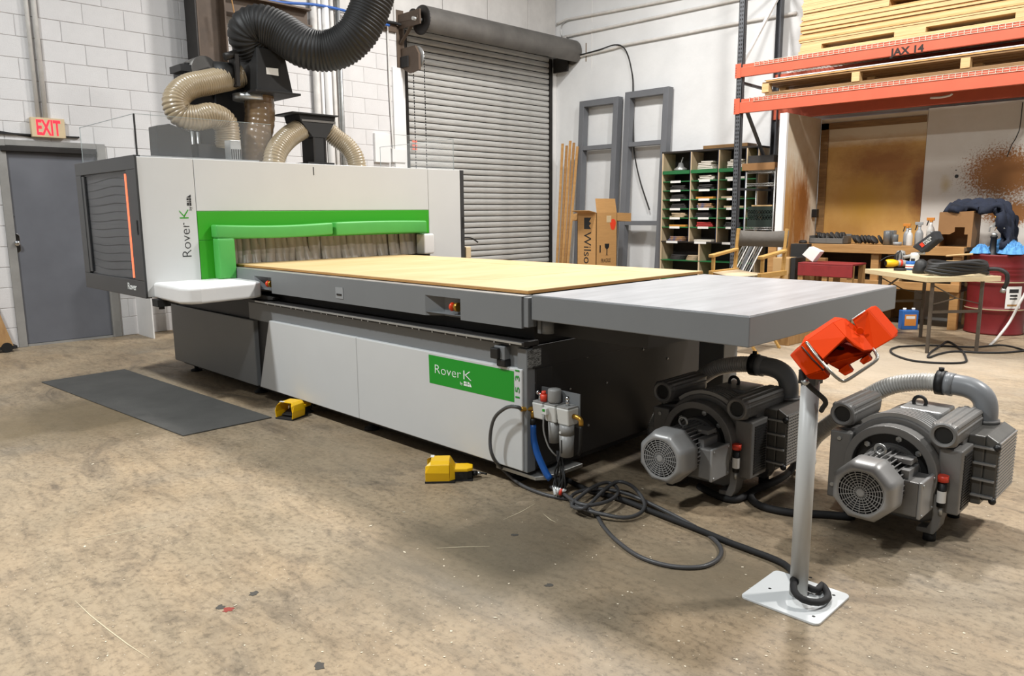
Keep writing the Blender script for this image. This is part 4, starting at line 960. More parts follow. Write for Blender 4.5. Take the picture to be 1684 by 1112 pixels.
MB().cyl((-2.287, 2.66, .47), (-2.287, 2.66, .50), 0.009).ball((-2.287, 2.66, .505), .012, 8, 6).build('top_fitting', 'chrome', au)
MB().tube(spline([(-2.25, 2.66, .425), (-2.225, 2.66, .425), (-2.205, 2.66, .415), (-2.203, 2.66, .39)], .008), 0.012, 12).build('elbow_fitting', 'brass', au)
MB().tube(spline([(-2.484, 2.65, .425), (-2.5, 2.62, .425), (-2.52, 2.58, .427)], .01), 0.012, 12).cyl((-2.495, 2.64, .42), (-2.495, 2.64, .37), 0.014).build('inlet_fitting', 'brass', au)
MB().cyl((-2.495, 2.64, .375), (-2.495, 2.64, .345), 0.019).build('hose_nut', 'black', au)
MB().tube(spline([(-2.203, 2.66, .39), (-2.205, 2.66, .33), (-2.215, 2.67, .27), (-2.235, 2.68, .235)], .02), 0.009, 8).build('short_tube', 'black', au)
MB().tube(spline([(-2.39, 2.605, .418), (-2.385, 2.6, .34), (-2.36, 2.61, .26), (-2.33, 2.63, .22)], .02), 0.004, 6).build('signal_lead', 'frl_grey', au)
tag(MB().tube(spline([(-2.495, 2.64, .345), (-2.49, 2.64, .27), (-2.46, 2.64, .19), (-2.41, 2.645, .11), (-2.385, 2.65, .085)], .02), 0.017, 14).build('blue_hose', 'blue_hose'), 'short blue hose curving down from the air regulator', 'hose')
cb_ = thing('cable_bundle', 'tangle of thin black tubes hanging below the air regulator', 'cables', (-2.33, 2.66, 0))
random.seed(11)
for i in range(7):
    a = random.uniform(-.03, .03); b = random.uniform(-.025, .02); x0 = -2.33+random.uniform(-.02, .03)
    MB().tube(spline([(-2.34+a*.5, 2.66, .235), (x0+a, 2.65+b, .19), (x0-a, 2.645-b, .13), (x0+b, 2.64, .07), (x0+a, 2.63+b, .03)], .015), 0.0045, 6).build('tube', 'black_soft', cb_)
    MB().cyl((x0+a, 2.63+b, .03), (x0+b, 2.64, .06), 0.008, n=8).build('tube_fitting', 'frl_white' if i % 2 else 'red_cap' if i == 0 else 'galv', cb_)

# ------------------------------------------------------------------ hoses and cables on the floor
mat('hose_grey', '#4b4a4a', 0.42, var=0.06, scale=10)
c6 = lambda x, y, z: PZ(780+x*.37770, 540+y*.37770, z)
R_ = 0.009
pts = [(-2.52, 2.58, .427)]+[PY(x, y, 2.53) for x, y in ((852, 670), (834, 670), (813, 688), (806, 722), (811, 752))]+[PZ(832, 777, .035), PZ(858, 798, .013)]+[c6(x, y, R_) for x, y in ((300, 722), (370, 738), (430, 750))]
pts += [c6(x, y, z) for x, y, z in ((520, 800, R_), (560, 860, R_), (620, 925, R_), (720, 995, R_), (850, 1035, R_), (980, 1040, R_), (1055, 1010, R_), (1075, 965, R_), (1035, 912, R_), (935, 850, R_), (800, 780, .02), (690, 730, .03), (600, 705, .04), (510, 700, .035), (440, 718, .03), (420, 750, .03), (470, 785, .035), (560, 810, .03), (650, 825, .02), (715, 810, .02), (742, 775, .03), (725, 728, .05), (680, 683, .06), (625, 668, .06), (570, 700, .055), (505, 765, .05), (470, 785, .05), (425, 775, .035), (440, 750, .05), (520, 690, .06), (585, 672, .05), (625, 700, .04), (610, 738, .045), (540, 765, .05), (460, 765, .05), (380, 715, .03), (330, 690, .02))]
tag(MB().tube(spline(pts, .02), R_, 10).build('air_hose', 'hose_grey'), 'long grey air hose coiled on the floor by the machine corner', 'hose')
tag(MB().tube(spline([(-2.45, 2.75, .05), (-2.38, 2.75, .03)]+[c6(x, y, .016) for x, y in ((390, 655), (500, 705), (640, 745), (800, 808), (960, 870), (1112, 932))]+[PZ(x, y, .016) for x, y in ((1235, 905), (1290, 928))]+[Vector((SX-.02, SY+.06, .025)), Vector((SX+.05, SY+.04, .028)), PZ(1352, 962, .028), PZ(1362, 982, .028), PZ(1345, 991, .034), PZ(1320, 986, .045), PZ(1306, 972, .06), h0+hd0*0.033], .02), 0.0125, 12).build('floor_cable', 'black_soft'), 'thick black cable running across the floor to the control stand', 'cable')
c7 = lambda x, y, z: PZ(1020+x*.2697, 560+y*.2697, z)
tag(MB().tube(spline([c7(1060, 740, .07), c7(1045, 790, .05), c7(980, 835, .03), c7(860, 890, .018), c7(760, 950, .018), c7(690, 970, .018), c7(600, 950, .018), c7(480, 890, .018)], .03), 0.017, 12).build('floor_cable', 'black_soft'), 'black cable under the shaded vacuum pump', 'cable')
tag(MB().tube(spline([c7(1065, 760, .03), c7(990, 835, .05), c7(880, 890, .05), c7(805, 920, .03), c7(800, 965, .018), c7(860, 1010, .018), c7(980, 1040, .018), c7(1100, 1055, .018), c7(1230, 1060, .018), PZ(1400, 850, .018)], .03), 0.017, 12).build('floor_cable', 'black_soft'), 'black cable on the floor between the two vacuum pumps', 'cable')

# ------------------------------------------------------------------ yellow foot pedals
mat('yellow', '#f8c40c', 0.4, var=0.03, scale=6)
def make_pedal():
    p = thing('foot_pedal', 'x', 'foot pedal', (0, 0, 0))
    out = [(-.075, .012), (-.082, .06), (-.072, .105), (-.05, .122), (.05, .122), (.072, .105), (.082, .06), (.075, .012)]
    inn = [(x*.92, z if z < .02 else z-.007) for x, z in out]
    m = MB(); n = len(out); vs = []; fs = []
    for y, sc in ((-.075, 1.0), (.06, 1.0)):
        for x, z in out: vs.append((x*sc, y+(.03 if (y < 0 and z > .1) else .0)-(.0), z))
        for x, z in inn: vs.append((x*sc, y+(.03 if (y < 0 and z > .1) else .0), z))
    for i in range(n-1):
        fs += [(i+1, i, 2*n+i, 2*n+i+1), (n+i, n+i+1, 3*n+i+1, 3*n+i), (i, i+1, n+i+1, n+i), (2*n+i+1, 2*n+i, 3*n+i, 3*n+i+1)]
    m.add(vs, fs)
    m.hexa([(-.075, .06, .012), (.075, .06, .012), (.05, .09, .012), (-.05, .09, .012)], [(-.06, .06, .12), (.06, .06, .12), (.045, .09, .075), (-.045, .09, .075)])
    m.build('hood', 'yellow', p, bevel=0.003)
    MB().prism([(-.05, .07), (.05, .07), (.05, .16), (.03, .19), (-.03, .19), (-.05, .16)], .055, .075).build('rear_cover', 'yellow', p, bevel=.005)
    MB().prism([(-.046, .085), (.046, .085), (.046, .158), (.03, .186), (-.03, .186), (-.046, .158)], .008, .055).lathe([(.016, 0), (.016, .003)], (.046, .125, .032), (1, 0, 0), 14).build('rear_body', 'black', p, bevel=.003)
    MB().box(-.078, .078, -.078, .09, 0, .012).box(-.05, .05, .09, .19, 0, .008).build('base', 'black_soft', p, bevel=.002)
    MB().hexa([(-.05, -.04, .02), (.05, -.04, .02), (.05, .055, .035), (-.05, .055, .035)], [(-.05, -.04, .03), (.05, -.04, .03), (.05, .055, .06), (-.05, .055, .06)]).build('treadle', 'black', p, bevel=.003)
    MB().cyl((0, .186, .03), (0, .215, .03), .014).build('cable_gland', 'black', p)
    MB().cyl((0, .215, .03), (0, .235, .03), .009).build('gland_nut', 'galv', p)
    MB().tube(spline([(0, .235, .03), (.0, .25, .028), (.004, .27, .024)], .02), .006, 8).build('lead', 'black', p)
    MB().box(-.06, -.02, -.05, -.03, .1218, .1226).build('label', 'paper', p)
    return p
pd1 = make_pedal(); pd2 = copy_tree(pd1)
pd1.location = (-4.645, 2.505, 0); pd1.rotation_euler.z = math.radians(20); pd1.scale = (.95, .95, .95); tag(pd1, 'yellow foot pedal beside the rubber mat, open end facing the viewer', 'foot pedal', 'yellow foot pedals')
pd2.location = (-2.965, 2.425, 0); pd2.rotation_euler.z = math.radians(-43); pd2.scale = (.92, .92, .92); tag(pd2, 'yellow foot pedal below the green logo panel, side on', 'foot pedal', 'yellow foot pedals')

# ------------------------------------------------------------------ mat, boards, dolly at the left
A_, B_, C_, D_ = (-7.214, 1.63), (-4.745, 1.815), (-4.74, 2.43), (-7.237, 2.32)
A_, B_, C_, D_ = [tuple(PZ(x, y, .008).xy) for x, y in ((68, 628), (301, 716), (447, 686), (205, 607))]
tag(MB().prism([A_, B_, C_, D_], 0.0, .009).build('rubber_mat', 'mat_rubber', bevel=.003), 'dark grey rubber floor mat in front of the machine', 'mat')
tag(MB().box(-9.27, -8.81, 3.125, 3.14, 0, 1.3).build('leaning_panel', 'white_paint', bevel=.002), 'white board standing on edge against the block wall beside the door', 'board')
tag(MB().box(-9.24, -8.95, 3.50, 3.52, 0.0, 1.2).build('leaning_panel', 'machine_white', bevel=.002), 'narrow pale board half hidden behind the machine base', 'board')
wood('plywood_old', '#8d683e', '#a98453', 3, (8, 8, 1))
dl = thing('wooden_dolly', 'worn plywood dolly with a black caster at the left picture edge', 'dolly', (-9.1, 1.6, 0))
MB().hexa([(-9.2, 1.55, .06), (-9.06, 1.55, .06), (-9.06, 1.83, .06), (-9.2, 1.83, .06)], [(-9.26, 1.45, .75), (-9.2, 1.45, .75), (-9.2, 1.68, .75), (-9.26, 1.68, .75)]).build('board', 'plywood_old', dl, bevel=.004)
MB().cyl((-9.08, 1.77, .05), (-9.04, 1.77, .05), .05, n=20).build('caster', 'black', dl)
MB().box(-9.2, -9.05, 1.5, 1.86, .03, .06).build('dolly_base', 'black_soft', dl)
# ------------------------------------------------------------------ pallet rack
mat('rack_grey', '#56585c', 0.5, 0.2, var=0.1, scale=8)
mat('rack_orange', '#c15a3f', 0.55, var=0.05, scale=5, bump=0.04)
mat('wire', '#d9cdbb', 0.45, 0.3)
wood('lumber', '#bf9a68', '#d6b684', 3, (1, 20, 20))
wood('lumber_brown', '#6f5230', '#8f6d43', 3, (1.5, 14, 14))
wood('lumber_edge', '#b8874d', '#caa068', 3, (2, 6, 6))
FY, RY = 9.29, 10.40
rk = thing('pallet_rack', 'grey and orange pallet rack against the right wall', 'pallet rack', (-3.3, 9.85, 0))
for X in (-5.15, -1.40):
    for Y, s_ in ((FY+.01, 1), (RY-.03, -1)):
        m = MB().box(X, X+.078, Y, Y+.006, 0, 5.4).box(X, X+.006, Y, Y+s_*.07, 0, 5.4).box(X+.072, X+.078, Y, Y+s_*.07, 0, 5.4)
        m.build('upright', 'rack_grey', rk)
        MB().box(X-.03, X+.11, Y-.05, Y+.07, 0, .008).build('foot_plate', 'rack_grey', rk)
    m = MB(); z = 0.15
    while z < 5.3:
        for dx in (.018, .046): m.box(X+dx, X+dx+.013, FY+.007, FY+.011, z, z+.022)
        z += 0.0508
    m.build('upright_holes', 'black', rk)['kind'] = 'stuff'
    for (y0, z0, y1, z1, mm) in ((FY+.06, 3.22, RY-.06, 4.3, 'white_paint'), (FY+.06, 3.0, RY-.06, 2.98, 'rack_grey'), (FY+.06, 2.85, RY-.06, 1.8, 'rack_grey'), (FY+.06, 1.65, RY-.06, 1.65, 'rack_grey'), (FY+.06, .3, RY-.06, 1.5, 'rack_grey'), (FY+.06, 4.4, RY-.06, 4.4, 'rack_grey')):
        MB().bar((X+.04, y0, z0), (X+.04, y1, z1), .04, .03).build('brace', mm, rk)
mat('stencil_black', '#20150f', 0.7)
for i, (zt, h) in enumerate(((3.215, .155), (2.785, .175))):
    for Y, s_ in ((FY, 1), (RY, -1)):
        b = MB().prism([(Y, zt-h), (Y, zt-.04), (Y+s_*.012, zt-.038), (Y+s_*.012, zt), (Y+s_*.055, zt), (Y+s_*.055, zt-h)], -5.15, -1.32, 'YZ').build('beam', 'rack_orange', rk, bevel=.003)
        if s_ == 1:
            MB().box(-5.165, -5.085, FY-.006, FY, zt-h-.01, zt+.012).build('beam_plate', 'rack_orange', b, bevel=.002)
            m = MB(); [m.box(-5.158+dx, -5.15+dx, FY-.0075, FY-.005, zt-h+.02+.03*k, zt-h+.03+.03*k) for k in range(4) for dx in (0.0,)]
            m.build('plate_holes', 'black', b)['kind'] = 'stuff'
            if i == 0: text('JAX 14', 'stencil_letters', 'stencil_black', b, frame((-3.262, FY-.001, 3.062), (1, 0, 0), (0, 0, 1)), .105, .0006, fit=.35, bold=.004)
    m = MB(); x = -4.9 if i == 0 else -4.95
    while x < -1.45:
        m.box(x, x+.005, FY-.006, FY-.001, zt-.045, zt+.006).box(x, x+.004, FY-.006, RY, zt+.001, zt+.006); x += .062
    for dz in (0.002, -.022, -.045): m.box(-4.9, -1.45, FY-.009, FY-.005, zt+dz, zt+dz+.004)
    for k in range(9): m.box(-4.9, -1.45, FY+.1+.11*k, FY+.104+.11*k, zt-.003, zt+.002)
    m.build('wire_deck', 'wire', rk)['kind'] = 'stuff'

# load on the upper level: stacked thin sheets on a pallet base
random.seed(5)
us = thing('plywood_stack', 'tall stack of pale thin wood sheets on the upper rack level', 'wood stack', (-2.9, 9.85, 3.222))
XL, XR, SY0, SY1 = -4.33, -1.5, 9.32, 10.33
for k, (y0) in enumerate((SY0, 9.75, 10.22)): MB().box(XL-.02, XR, y0, y0+.1, 3.222, 3.262).build('base_board', 'lumber', us, bevel=.003)
for x0, x1 in ((XL, -4.07), (-3.255, -2.93), (-2.1, -1.9)): MB().box(x0, x1, SY0, SY1, 3.262, 3.318).build('base_block', 'lumber', us, bevel=.003)
z = 3.318; 
while z < 4.35:
    h = random.choice((.016, .02, .026, .032)); dx = random.uniform(-.02, .02); dy = random.uniform(-.012, .012); w0 = random.uniform(-.004, .004)
    if 3.60 < z < 3.66:
        MB().box(XL+dx, -3.33, SY0+dy, SY1, z, z+h).box(-2.86, XR, SY0+dy, SY1, z, z+h).build('sheet', 'lumber', us)
    else: MB().hexa([(XL+dx, SY0+dy, z), (XR, SY0+dy, z+w0), (XR, SY1, z), (XL+dx, SY1, z)], [(XL+dx, SY0+dy, z+h), (XR, SY0+dy, z+h+w0*.6), (XR, SY1, z+h), (XL+dx, SY1, z+h)]).build('sheet', 'lumber' if random.random() < .75 else 'lumber_edge', us)
    z += h+.0018
# load on the lower level: pallet with sheets
lp = thing('sheet_pallet', 'wooden pallet with flat boards on the lower rack level', 'pallet', (-3.1, 9.8, 2.79))
for y in (9.32, 9.75, 10.2): MB().box(-4.76, -1.5, y, y+.1, 2.793, 2.835).build('bottom_board', 'lumber_brown', lp, bevel=.003)
for x in (-4.80, -3.69, -2.56, -1.6):
    for y in (9.31, 9.78, 10.2): MB().box(x, x+.09, y, y+.1, 2.835, 2.94).build('block', 'lumber', lp, bevel=.003)
for y in (9.32, 9.5, 9.68, 9.86, 10.04, 10.2): MB().box(-4.8, -1.5, y, y+.14, 2.94, 2.962).build('top_board', 'lumber_brown', lp, bevel=.002)
MB().box(-4.75, -1.5, 9.31, 10.36, 2.964, 2.982).build('sheet', 'lumber_edge', lp)
MB().box(-4.78, -1.5, 9.305, 10.36, 2.983, 2.995).build('sheet', 'white_paint', lp)
tag(MB().tube(spline([PY(x, y, 9.7) for x, y in ((1530, 161), (1548, 160), (1562, 157), (1566, 154))], .03), .012, 8).build('tube_lamp', 'white_paint'), 'small white fitting hanging under the lower rack beam', 'fitting')

# ------------------------------------------------------------------ booth panels under the rack
def stained(name, base, stains):
    m = bpy.data.materials.new(name); m.use_nodes = True; MATS[name] = m; nt = m.node_tree; N = nt.nodes.new; L = nt.links.new; b = nt.nodes['Principled BSDF']; b.inputs['Roughness'].default_value = .65
    tc = N('ShaderNodeTexCoord').outputs['Object']
    def noise(s_, v, det=6, r=.65):
        n = N('ShaderNodeTexNoise'); n.inputs['Scale'].default_value = s_; n.inputs['Detail'].default_value = det; n.inputs['Roughness'].default_value = r; L(v, n.inputs['Vector']); return n.outputs['Fac']
    n0 = noise(2.5, tc); rr = N('ShaderNodeValToRGB'); rr.color_ramp.elements[0].position = .3; rr.color_ramp.elements[1].position = .7
    rr.color_ramp.elements[0].color = (*lin(base[0]), 1); rr.color_ramp.elements[1].color = (*lin(base[1]), 1); L(n0, rr.inputs['Fac']); col = rr.outputs['Color']
    for (c, rad, stain, fine, st, amp, lo, hi) in stains:
        mp = N('ShaderNodeMapping'); mp.inputs['Location'].default_value = tuple(-c[i]/rad[i] for i in range(3)); mp.inputs['Scale'].default_value = tuple(1/r for r in rad); L(tc, mp.inputs['Vector'])
        ln = N('ShaderNodeVectorMath'); ln.operation = 'LENGTH'; L(mp.outputs['Vector'], ln.inputs[0])
        mp2 = N('ShaderNodeMapping'); mp2.inputs['Scale'].default_value = st; L(tc, mp2.inputs['Vector'])
        nn = noise(fine, mp2.outputs['Vector'], 8, .75)
        a = N('ShaderNodeMath'); a.operation = 'SUBTRACT'; a.inputs[0].default_value = 1.0; L(ln.outputs['Value'], a.inputs[1])
        a2 = N('ShaderNodeMath'); a2.operation = 'MULTIPLY_ADD'; a2.inputs[1].default_value = amp; L(nn, a2.inputs[0]); L(a.outputs[0], a2.inputs[2])
        r2 = N('ShaderNodeValToRGB'); r2.color_ramp.elements[0].position = lo/2; r2.color_ramp.elements[1].position = hi/2; r2.color_ramp.elements[0].color = (0, 0, 0, 1); r2.color_ramp.elements[1].color = (1, 1, 1, 1); hf = N('ShaderNodeMath'); hf.operation = 'MULTIPLY'; hf.inputs[1].default_value = .5; L(a2.outputs[0], hf.inputs[0]); L(hf.outputs[0], r2.inputs['Fac'])
        mx = N('ShaderNodeMix'); mx.data_type = 'RGBA'; L(r2.outputs['Color'], mx.inputs[0]); L(col, mx.inputs[6]); mx.inputs[7].default_value = (*lin(stain), 1); col = mx.outputs[2]
    L(col, b.inputs['Base Color'])
stained('panel_side', ('#d8cdba', '#c8b79c'), [((0, .15, 1.1), (1, .35, 1.2), '#c08f50', 8, (1, 6, .5), 1.2, .75, 1.25), ((0, .5, 1.3), (1, .5, .95), '#a06a32', 4, (1, 4, .7), 1.6, 1.0, 1.5), ((0, .6, 1.5), (1, .3, .5), '#8a5626', 7, (1, 5, 1), 1.6, 1.15, 1.5)])
stained('panel_back', ('#a87b3c', '#bb9250'), [((0, 0, 2.45), (3, 1, .35), '#cfc3ad', 4, (1, 1, 3), .5, .45, .9), ((.1, 0, 1.95), (.75, 1, .35), '#8a5a26', 5, (1, 1, 1.5), 1.1, .6, 1.3), ((.6, 0, 1.6), (.25, 1, .6), '#7a4a20', 5, (1, 1, 1), 1.0, .7, 1.2), ((-.1, 0, 1.5), (.5, 1, .5), '#b08534', 4, (3, 1, .8), .8, .6, 1.2)])
stained('panel_white', ('#cbc5bc', '#d3cfc8'), [((.85, 0, 1.77), (.62, 1, .46), '#8f5e2e', 42, (1, 1, 1), 2.2, 1.38, 1.62), ((.95, 0, 1.32), (.45, 1, .22), '#8f5e2e', 34, (1, 1, 1), 2.2, 1.38, 1.62), ((.25, 0, 1.65), (.18, 1, .35), '#b7a277', 6, (1, 1, 1), 1.0, 1.05, 1.6)])
tag(MB().box(-4.50, -4.475, 9.36, 10.38, .0, 2.57).build('plywood_sheet', 'panel_side', origin=(-4.49, 9.36, 0), bevel=.002), 'stained plywood side panel standing under the rack beside the bench', 'panel')
tag(MB().box(-4.535, -4.44, 9.30, 9.35, .0, 2.56).build('booth_post', 'white_paint', bevel=.003), 'white post at the front edge of the stained side panel', 'post')
ol = MB(); q1 = PY(1285, 230, 9.3); q2 = PY(1281, 256, 9.3)
bpn = tag(MB().box(-4.47, -3.16, 10.38, 10.40, .0, 2.56).build('plywood_sheet', 'panel_back', origin=(-3.75, 10.38, 0), bevel=.002), 'amber stained plywood back panel behind the workbench', 'panel')
tag(MB().box(-3.155, -1.45, 10.37, 10.39, .0, 2.58).build('plywood_sheet', 'panel_white', origin=(-3.15, 10.37, 0), bevel=.002), 'white back panel with brown paint splatter above the red drum', 'panel')
tag(MB().box(-4.46, -4.36, 10.36, 10.378, .9, 2.5).box(-4.46, -3.17, 10.36, 10.378, 2.42, 2.5).build('booth_trim', 'lumber_brown'), 'rough wooden batten framing the amber back panel', 'batten')
a = PY(1344, 336, 10.3); tag(MB().box(-4.47, -4.40, 10.22, 10.30, 1.27, 1.38).build('power_outlet', 'black', bevel=.01), 'black power outlet box in the booth corner', 'outlet')
for (x, y, r) in ((1573, 290, .022), (1572, 280, .008)):
    p = PY(x, y, 10.365); MB().cyl((p.x, 10.368, p.z), (p.x, 10.37, p.z), r, n=14).build('hole', 'black', bpy.data.objects['plywood_sheet.002'])
tag(MB().tube(spline([PY(x, y, 10.3) for x, y in ((1682, 168), (1676, 215), (1664, 238), (1656, 258))], .06), .005, 6).build('pull_string', 'black_soft'), 'thin dark cord hanging over the splattered white panel', 'cord')

# ------------------------------------------------------------------ workbench
wood('bench_wood', '#9c7242', '#b58a56', 3, (1.2, 12, 12))
wood('bench_dark', '#4a3826', '#5a452f', 3, (1, 8, 8))
wb = thing('workbench', 'rough timber workbench inside the stained booth', 'workbench', (-3.4, 9.95, 0))
MB().box(-4.45, -2.44, 9.63, 10.35, .895, .945).build('bench_top', 'bench_wood', wb, bevel=.004)
MB().box(-4.42, -2.44, 9.59, 9.63, .845, .947).build('front_rail', 'bench_wood', wb, bevel=.004)
MB().box(-4.40, -2.46, 9.6, 9.64, .435, .525).build('lower_rail', 'bench_wood', wb, bevel=.004)
MB().box(-4.40, -2.46, 9.64, 10.3, .435, .46).build('lower_shelf', 'bench_dark', wb)
for x in (-4.38, -3.45, -2.56):
    for y in (9.64, 10.2): MB().box(x, x+.09, y, y+.09, 0, .895).build('leg', 'bench_wood', wb, bevel=.003)
MB().box(-4.4, -2.46, 10.32, 10.35, .46, .895).build('back_board', 'bench_dark', wb)

BT = .946
mat('bottle_white', '#c9c7c2', .35); mat('bottle_grey', '#8d8f90', .35); mat('tin_grey', '#7d7f80', .35, .5, var=.1); mat('orange_trigger', '#c07a2c', .45); mat('bin_grey', '#6c6a66', .4, alpha=.9)
mat('disc_black', '#2e2c2a', .7, var=.2, scale=14)
def bpos(x, y=400, Y=9.75): p = PY(x, y, Y); return p.x
def bottle(x, Y, h, r, m, lab, trig=None):
    t = thing('spray_bottle' if trig else 'bottle', lab, 'spray bottle' if trig else 'bottle', (x, Y, BT), 'bottles on the workbench')
    b = MB().lathe([(r*.95, 0), (r, .006), (r, h*.62), (r*.8, h*.75), (r*.36, h*.88), (r*.36, h)], (x, Y, BT), (0, 0, 1), 18).build('bottle_body', m, t)
    if trig:
        MB().cyl((x, Y, BT+h), (x, Y, BT+h+.02), r*.42).box(x-.05, x+.035, Y-.012, Y+.012, BT+h+.02, BT+h+.055).build('nozzle', trig, t, bevel=.004)
        MB().bar((x-.03, Y, BT+h+.02), (x-.045, Y, BT+h-.04), .012, .01).build('trigger', 'black', t)
    else: MB().cyl((x, Y, BT+h), (x, Y, BT+h+.02), r*.4).build('cap', 'bottle_grey' if m != 'bottle_grey' else 'black', t)
bottle(bpos(1486), 9.85, .20, .04, 'bottle_grey', 'grey spray bottle with an orange trigger left of the white bottle', 'orange_trigger')
bottle(bpos(1496.5), 9.72, .185, .034, 'bottle_white', 'tall white bottle in the middle of the bottle row')
bottle(bpos(1509), 9.78, .22, .045, 'bottle_grey', 'spray bottle with a grey trigger in the bottle row', 'bottle_grey')
bottle(bpos(1522), 9.9, .27, .045, 'bottle_white', 'tallest spray bottle with an orange trigger at the right end', 'orange_trigger')
bottle(bpos(1531), 9.74, .15, .04, 'bottle_white', 'short white bottle beside the cardboard box')
for x, h, r, lab in ((1458, .16, .045, 'grey metal can at the left end of the bottle row'), (1471, .12, .035, 'small grey tin second from the left in the bottle row')):
    xx = bpos(x); tag(MB().lathe([(r, 0), (r, h), (r*.9, h+.006), (r*.9, h)], (xx, 9.76, BT), (0, 0, 1), 18).build('tin_can', 'tin_grey'), lab, 'can', 'cans on the workbench')
tag(MB().box(bpos(1449), bpos(1464), 9.85, 9.95, BT, BT+.17).build('carton', 'tin_grey', bevel=.003), 'upright grey carton behind the metal can', 'carton')
xx = bpos(1476); tag(MB().lathe([(.045, 0), (.05, .04), (.046, .04), (.042, .005)], (xx+.02, 9.685, BT), (0, 0, 1), 22).build('bowl', 'bottle_grey'), 'low grey bowl in front of the bottles', 'bowl')
bn = thing('storage_bin', 'grey plastic bin heaped with black sanding discs', 'bin', (-4.05, 9.8, BT))
x0, x1 = bpos(1334), bpos(1390)
MB().box(x0, x1, 9.68, 9.94, BT, BT+.012).box(x0, x1, 9.68, 9.688, BT, BT+.07).box(x0, x1, 9.932, 9.94, BT, BT+.12).box(x0, x0+.01, 9.68, 9.94, BT, BT+.1).box((x0+x1)/2, (x0+x1)/2+.008, 9.68, 9.94, BT, BT+.09).box(x1-.01, x1, 9.68, 9.94, BT, BT+.1).build('bin_tray', 'bin_grey', bn, bevel=.003)
random.seed(2)
for i in range(11):
    x = x0+.045+(x1-x0-.09)*i/10; y = 9.80+random.uniform(-.05, .05)
    o = tag(MB().lathe([(.055, 0), (.055, .012), (.02, .016), (.0001, .016)], (0, 0, 0), (0, 0, 1), 14).build('sanding_disc', 'disc_black', origin=(0, 0, 0)), 'black sanding disc heaped in the grey plastic bin', 'sanding disc', 'sanding discs in the bin')
    o.location = (x, y, BT+.068+random.uniform(0, .03)); o.rotation_euler = (random.uniform(-.3, .3), 1.05+random.uniform(-.15, .15), 0)
xm = bpos(1418)
for i in range(9):
    x = bpos(1398)+(bpos(1442)-bpos(1398))*i/8; y = 9.80+random.uniform(-.06, .06)
    o = tag(MB().lathe([(.06, 0), (.06, .014), (.02, .02), (.0001, .02)], (0, 0, 0), (0, 0, 1), 14).build('sanding_disc', 'disc_black', origin=(0, 0, 0)), 'black sanding disc in the loose heap beside the bin', 'sanding disc', 'sanding discs in the loose heap')
    o.location = (x, y, BT+.056); o.rotation_euler = (random.uniform(-.2, .2), .95+random.uniform(-.12, .12), 0)
tag(MB().lathe([(.05, 0), (.05, .025), (.03, .04), (.0001, .042)], (bpos(1307, 398, 9.66)+.1, 9.68, BT), (0, 0, 1), 18).build('tape_roll', 'disc_black'), 'small dark round tape roll at the left end of the workbench', 'tape roll')
# box with jacket
bxm = thing('cardboard_box', 'brown cardboard box with a cut-out lying open on the workbench', 'cardboard box', (-2.68, 9.85, BT))
wood('card_brown', '#86613b', '#936d44', 3, (1, 1, 1))
cx0, cx1 = bpos(1541, 400, 9.68), bpos(1597, 400, 9.68)
MB().prism([(cx0, BT), (cx0, BT+.38), (cx1, BT+.40), (cx1, BT), (cx1-.04, BT), (cx1-.04, BT+.14), (cx0+.27, BT+.14), (cx0+.27, BT+.22), (cx0+.17, BT+.22), (cx0+.17, BT+.17), (cx0+.12, BT+.14), (cx0+.03, BT+.14), (cx0+.02, BT)], 9.68, 9.69, 'XZ').build('box_front', 'card_brown', bxm)
MB().box(cx0, cx0+.008, 9.69, 10.0, BT, BT+.38).box(cx1-.008, cx1, 9.69, 10.0, BT, BT+.40).box(cx0, cx1, 9.69, 10.0, BT+.38, BT+.388).box(cx0, cx1, 9.99, 10.0, BT, BT+.38).build('box_sides', 'card_brown', bxm)
mat('navy', '#1b2233', .85, var=.25, scale=9, bump=.5, bscale=14)
def lump(name, blobs, m, label, cat, seed=1, group=None, res=1):
    import random as R; rr = R.Random(seed); mb = MB()
    # one draped surface: a grid over the blob outline
    (x0, x1, y0, y1, f) = blobs; nx, ny = 30, 18; vs = []; fs = []
    ph = [rr.uniform(0, 6.28) for _ in range(8)]
    for j in range(ny+1):
        for i in range(nx+1):
            u, v = i/nx, j/ny; x = x0+(x1-x0)*u; y = y0+(y1-y0)*v; z = f(u, v)
            w = .012*(math.sin(17*u+ph[0]+5*v)+math.sin(11*v+ph[1]+7*u)+.7*math.sin(29*u+ph[2]-9*v)+.6*math.sin(23*v+13*u+ph[3]))
            vs.append((x+.006*math.sin(19*v+ph[4]), y+.006*math.sin(21*u+ph[5]), z+w))
    for j in range(ny):
        for i in range(nx): a = j*(nx+1)+i; fs.append((a, a+1, a+nx+2, a+nx+1))
    mb.add(vs, fs, True); o = mb.build(name, m)
    s_ = o.modifiers.new('solid', 'SOLIDIFY'); s_.thickness = .012; s_.offset = -1
    return tag(o, label, cat, group)
jt = [(cx0+.04, BT+.39), (cx0+.02, BT+.43), (cx0+.10, BT+.49), (cx0+.25, BT+.50), (cx0+.36, BT+.47), (cx0+.40, BT+.42)]
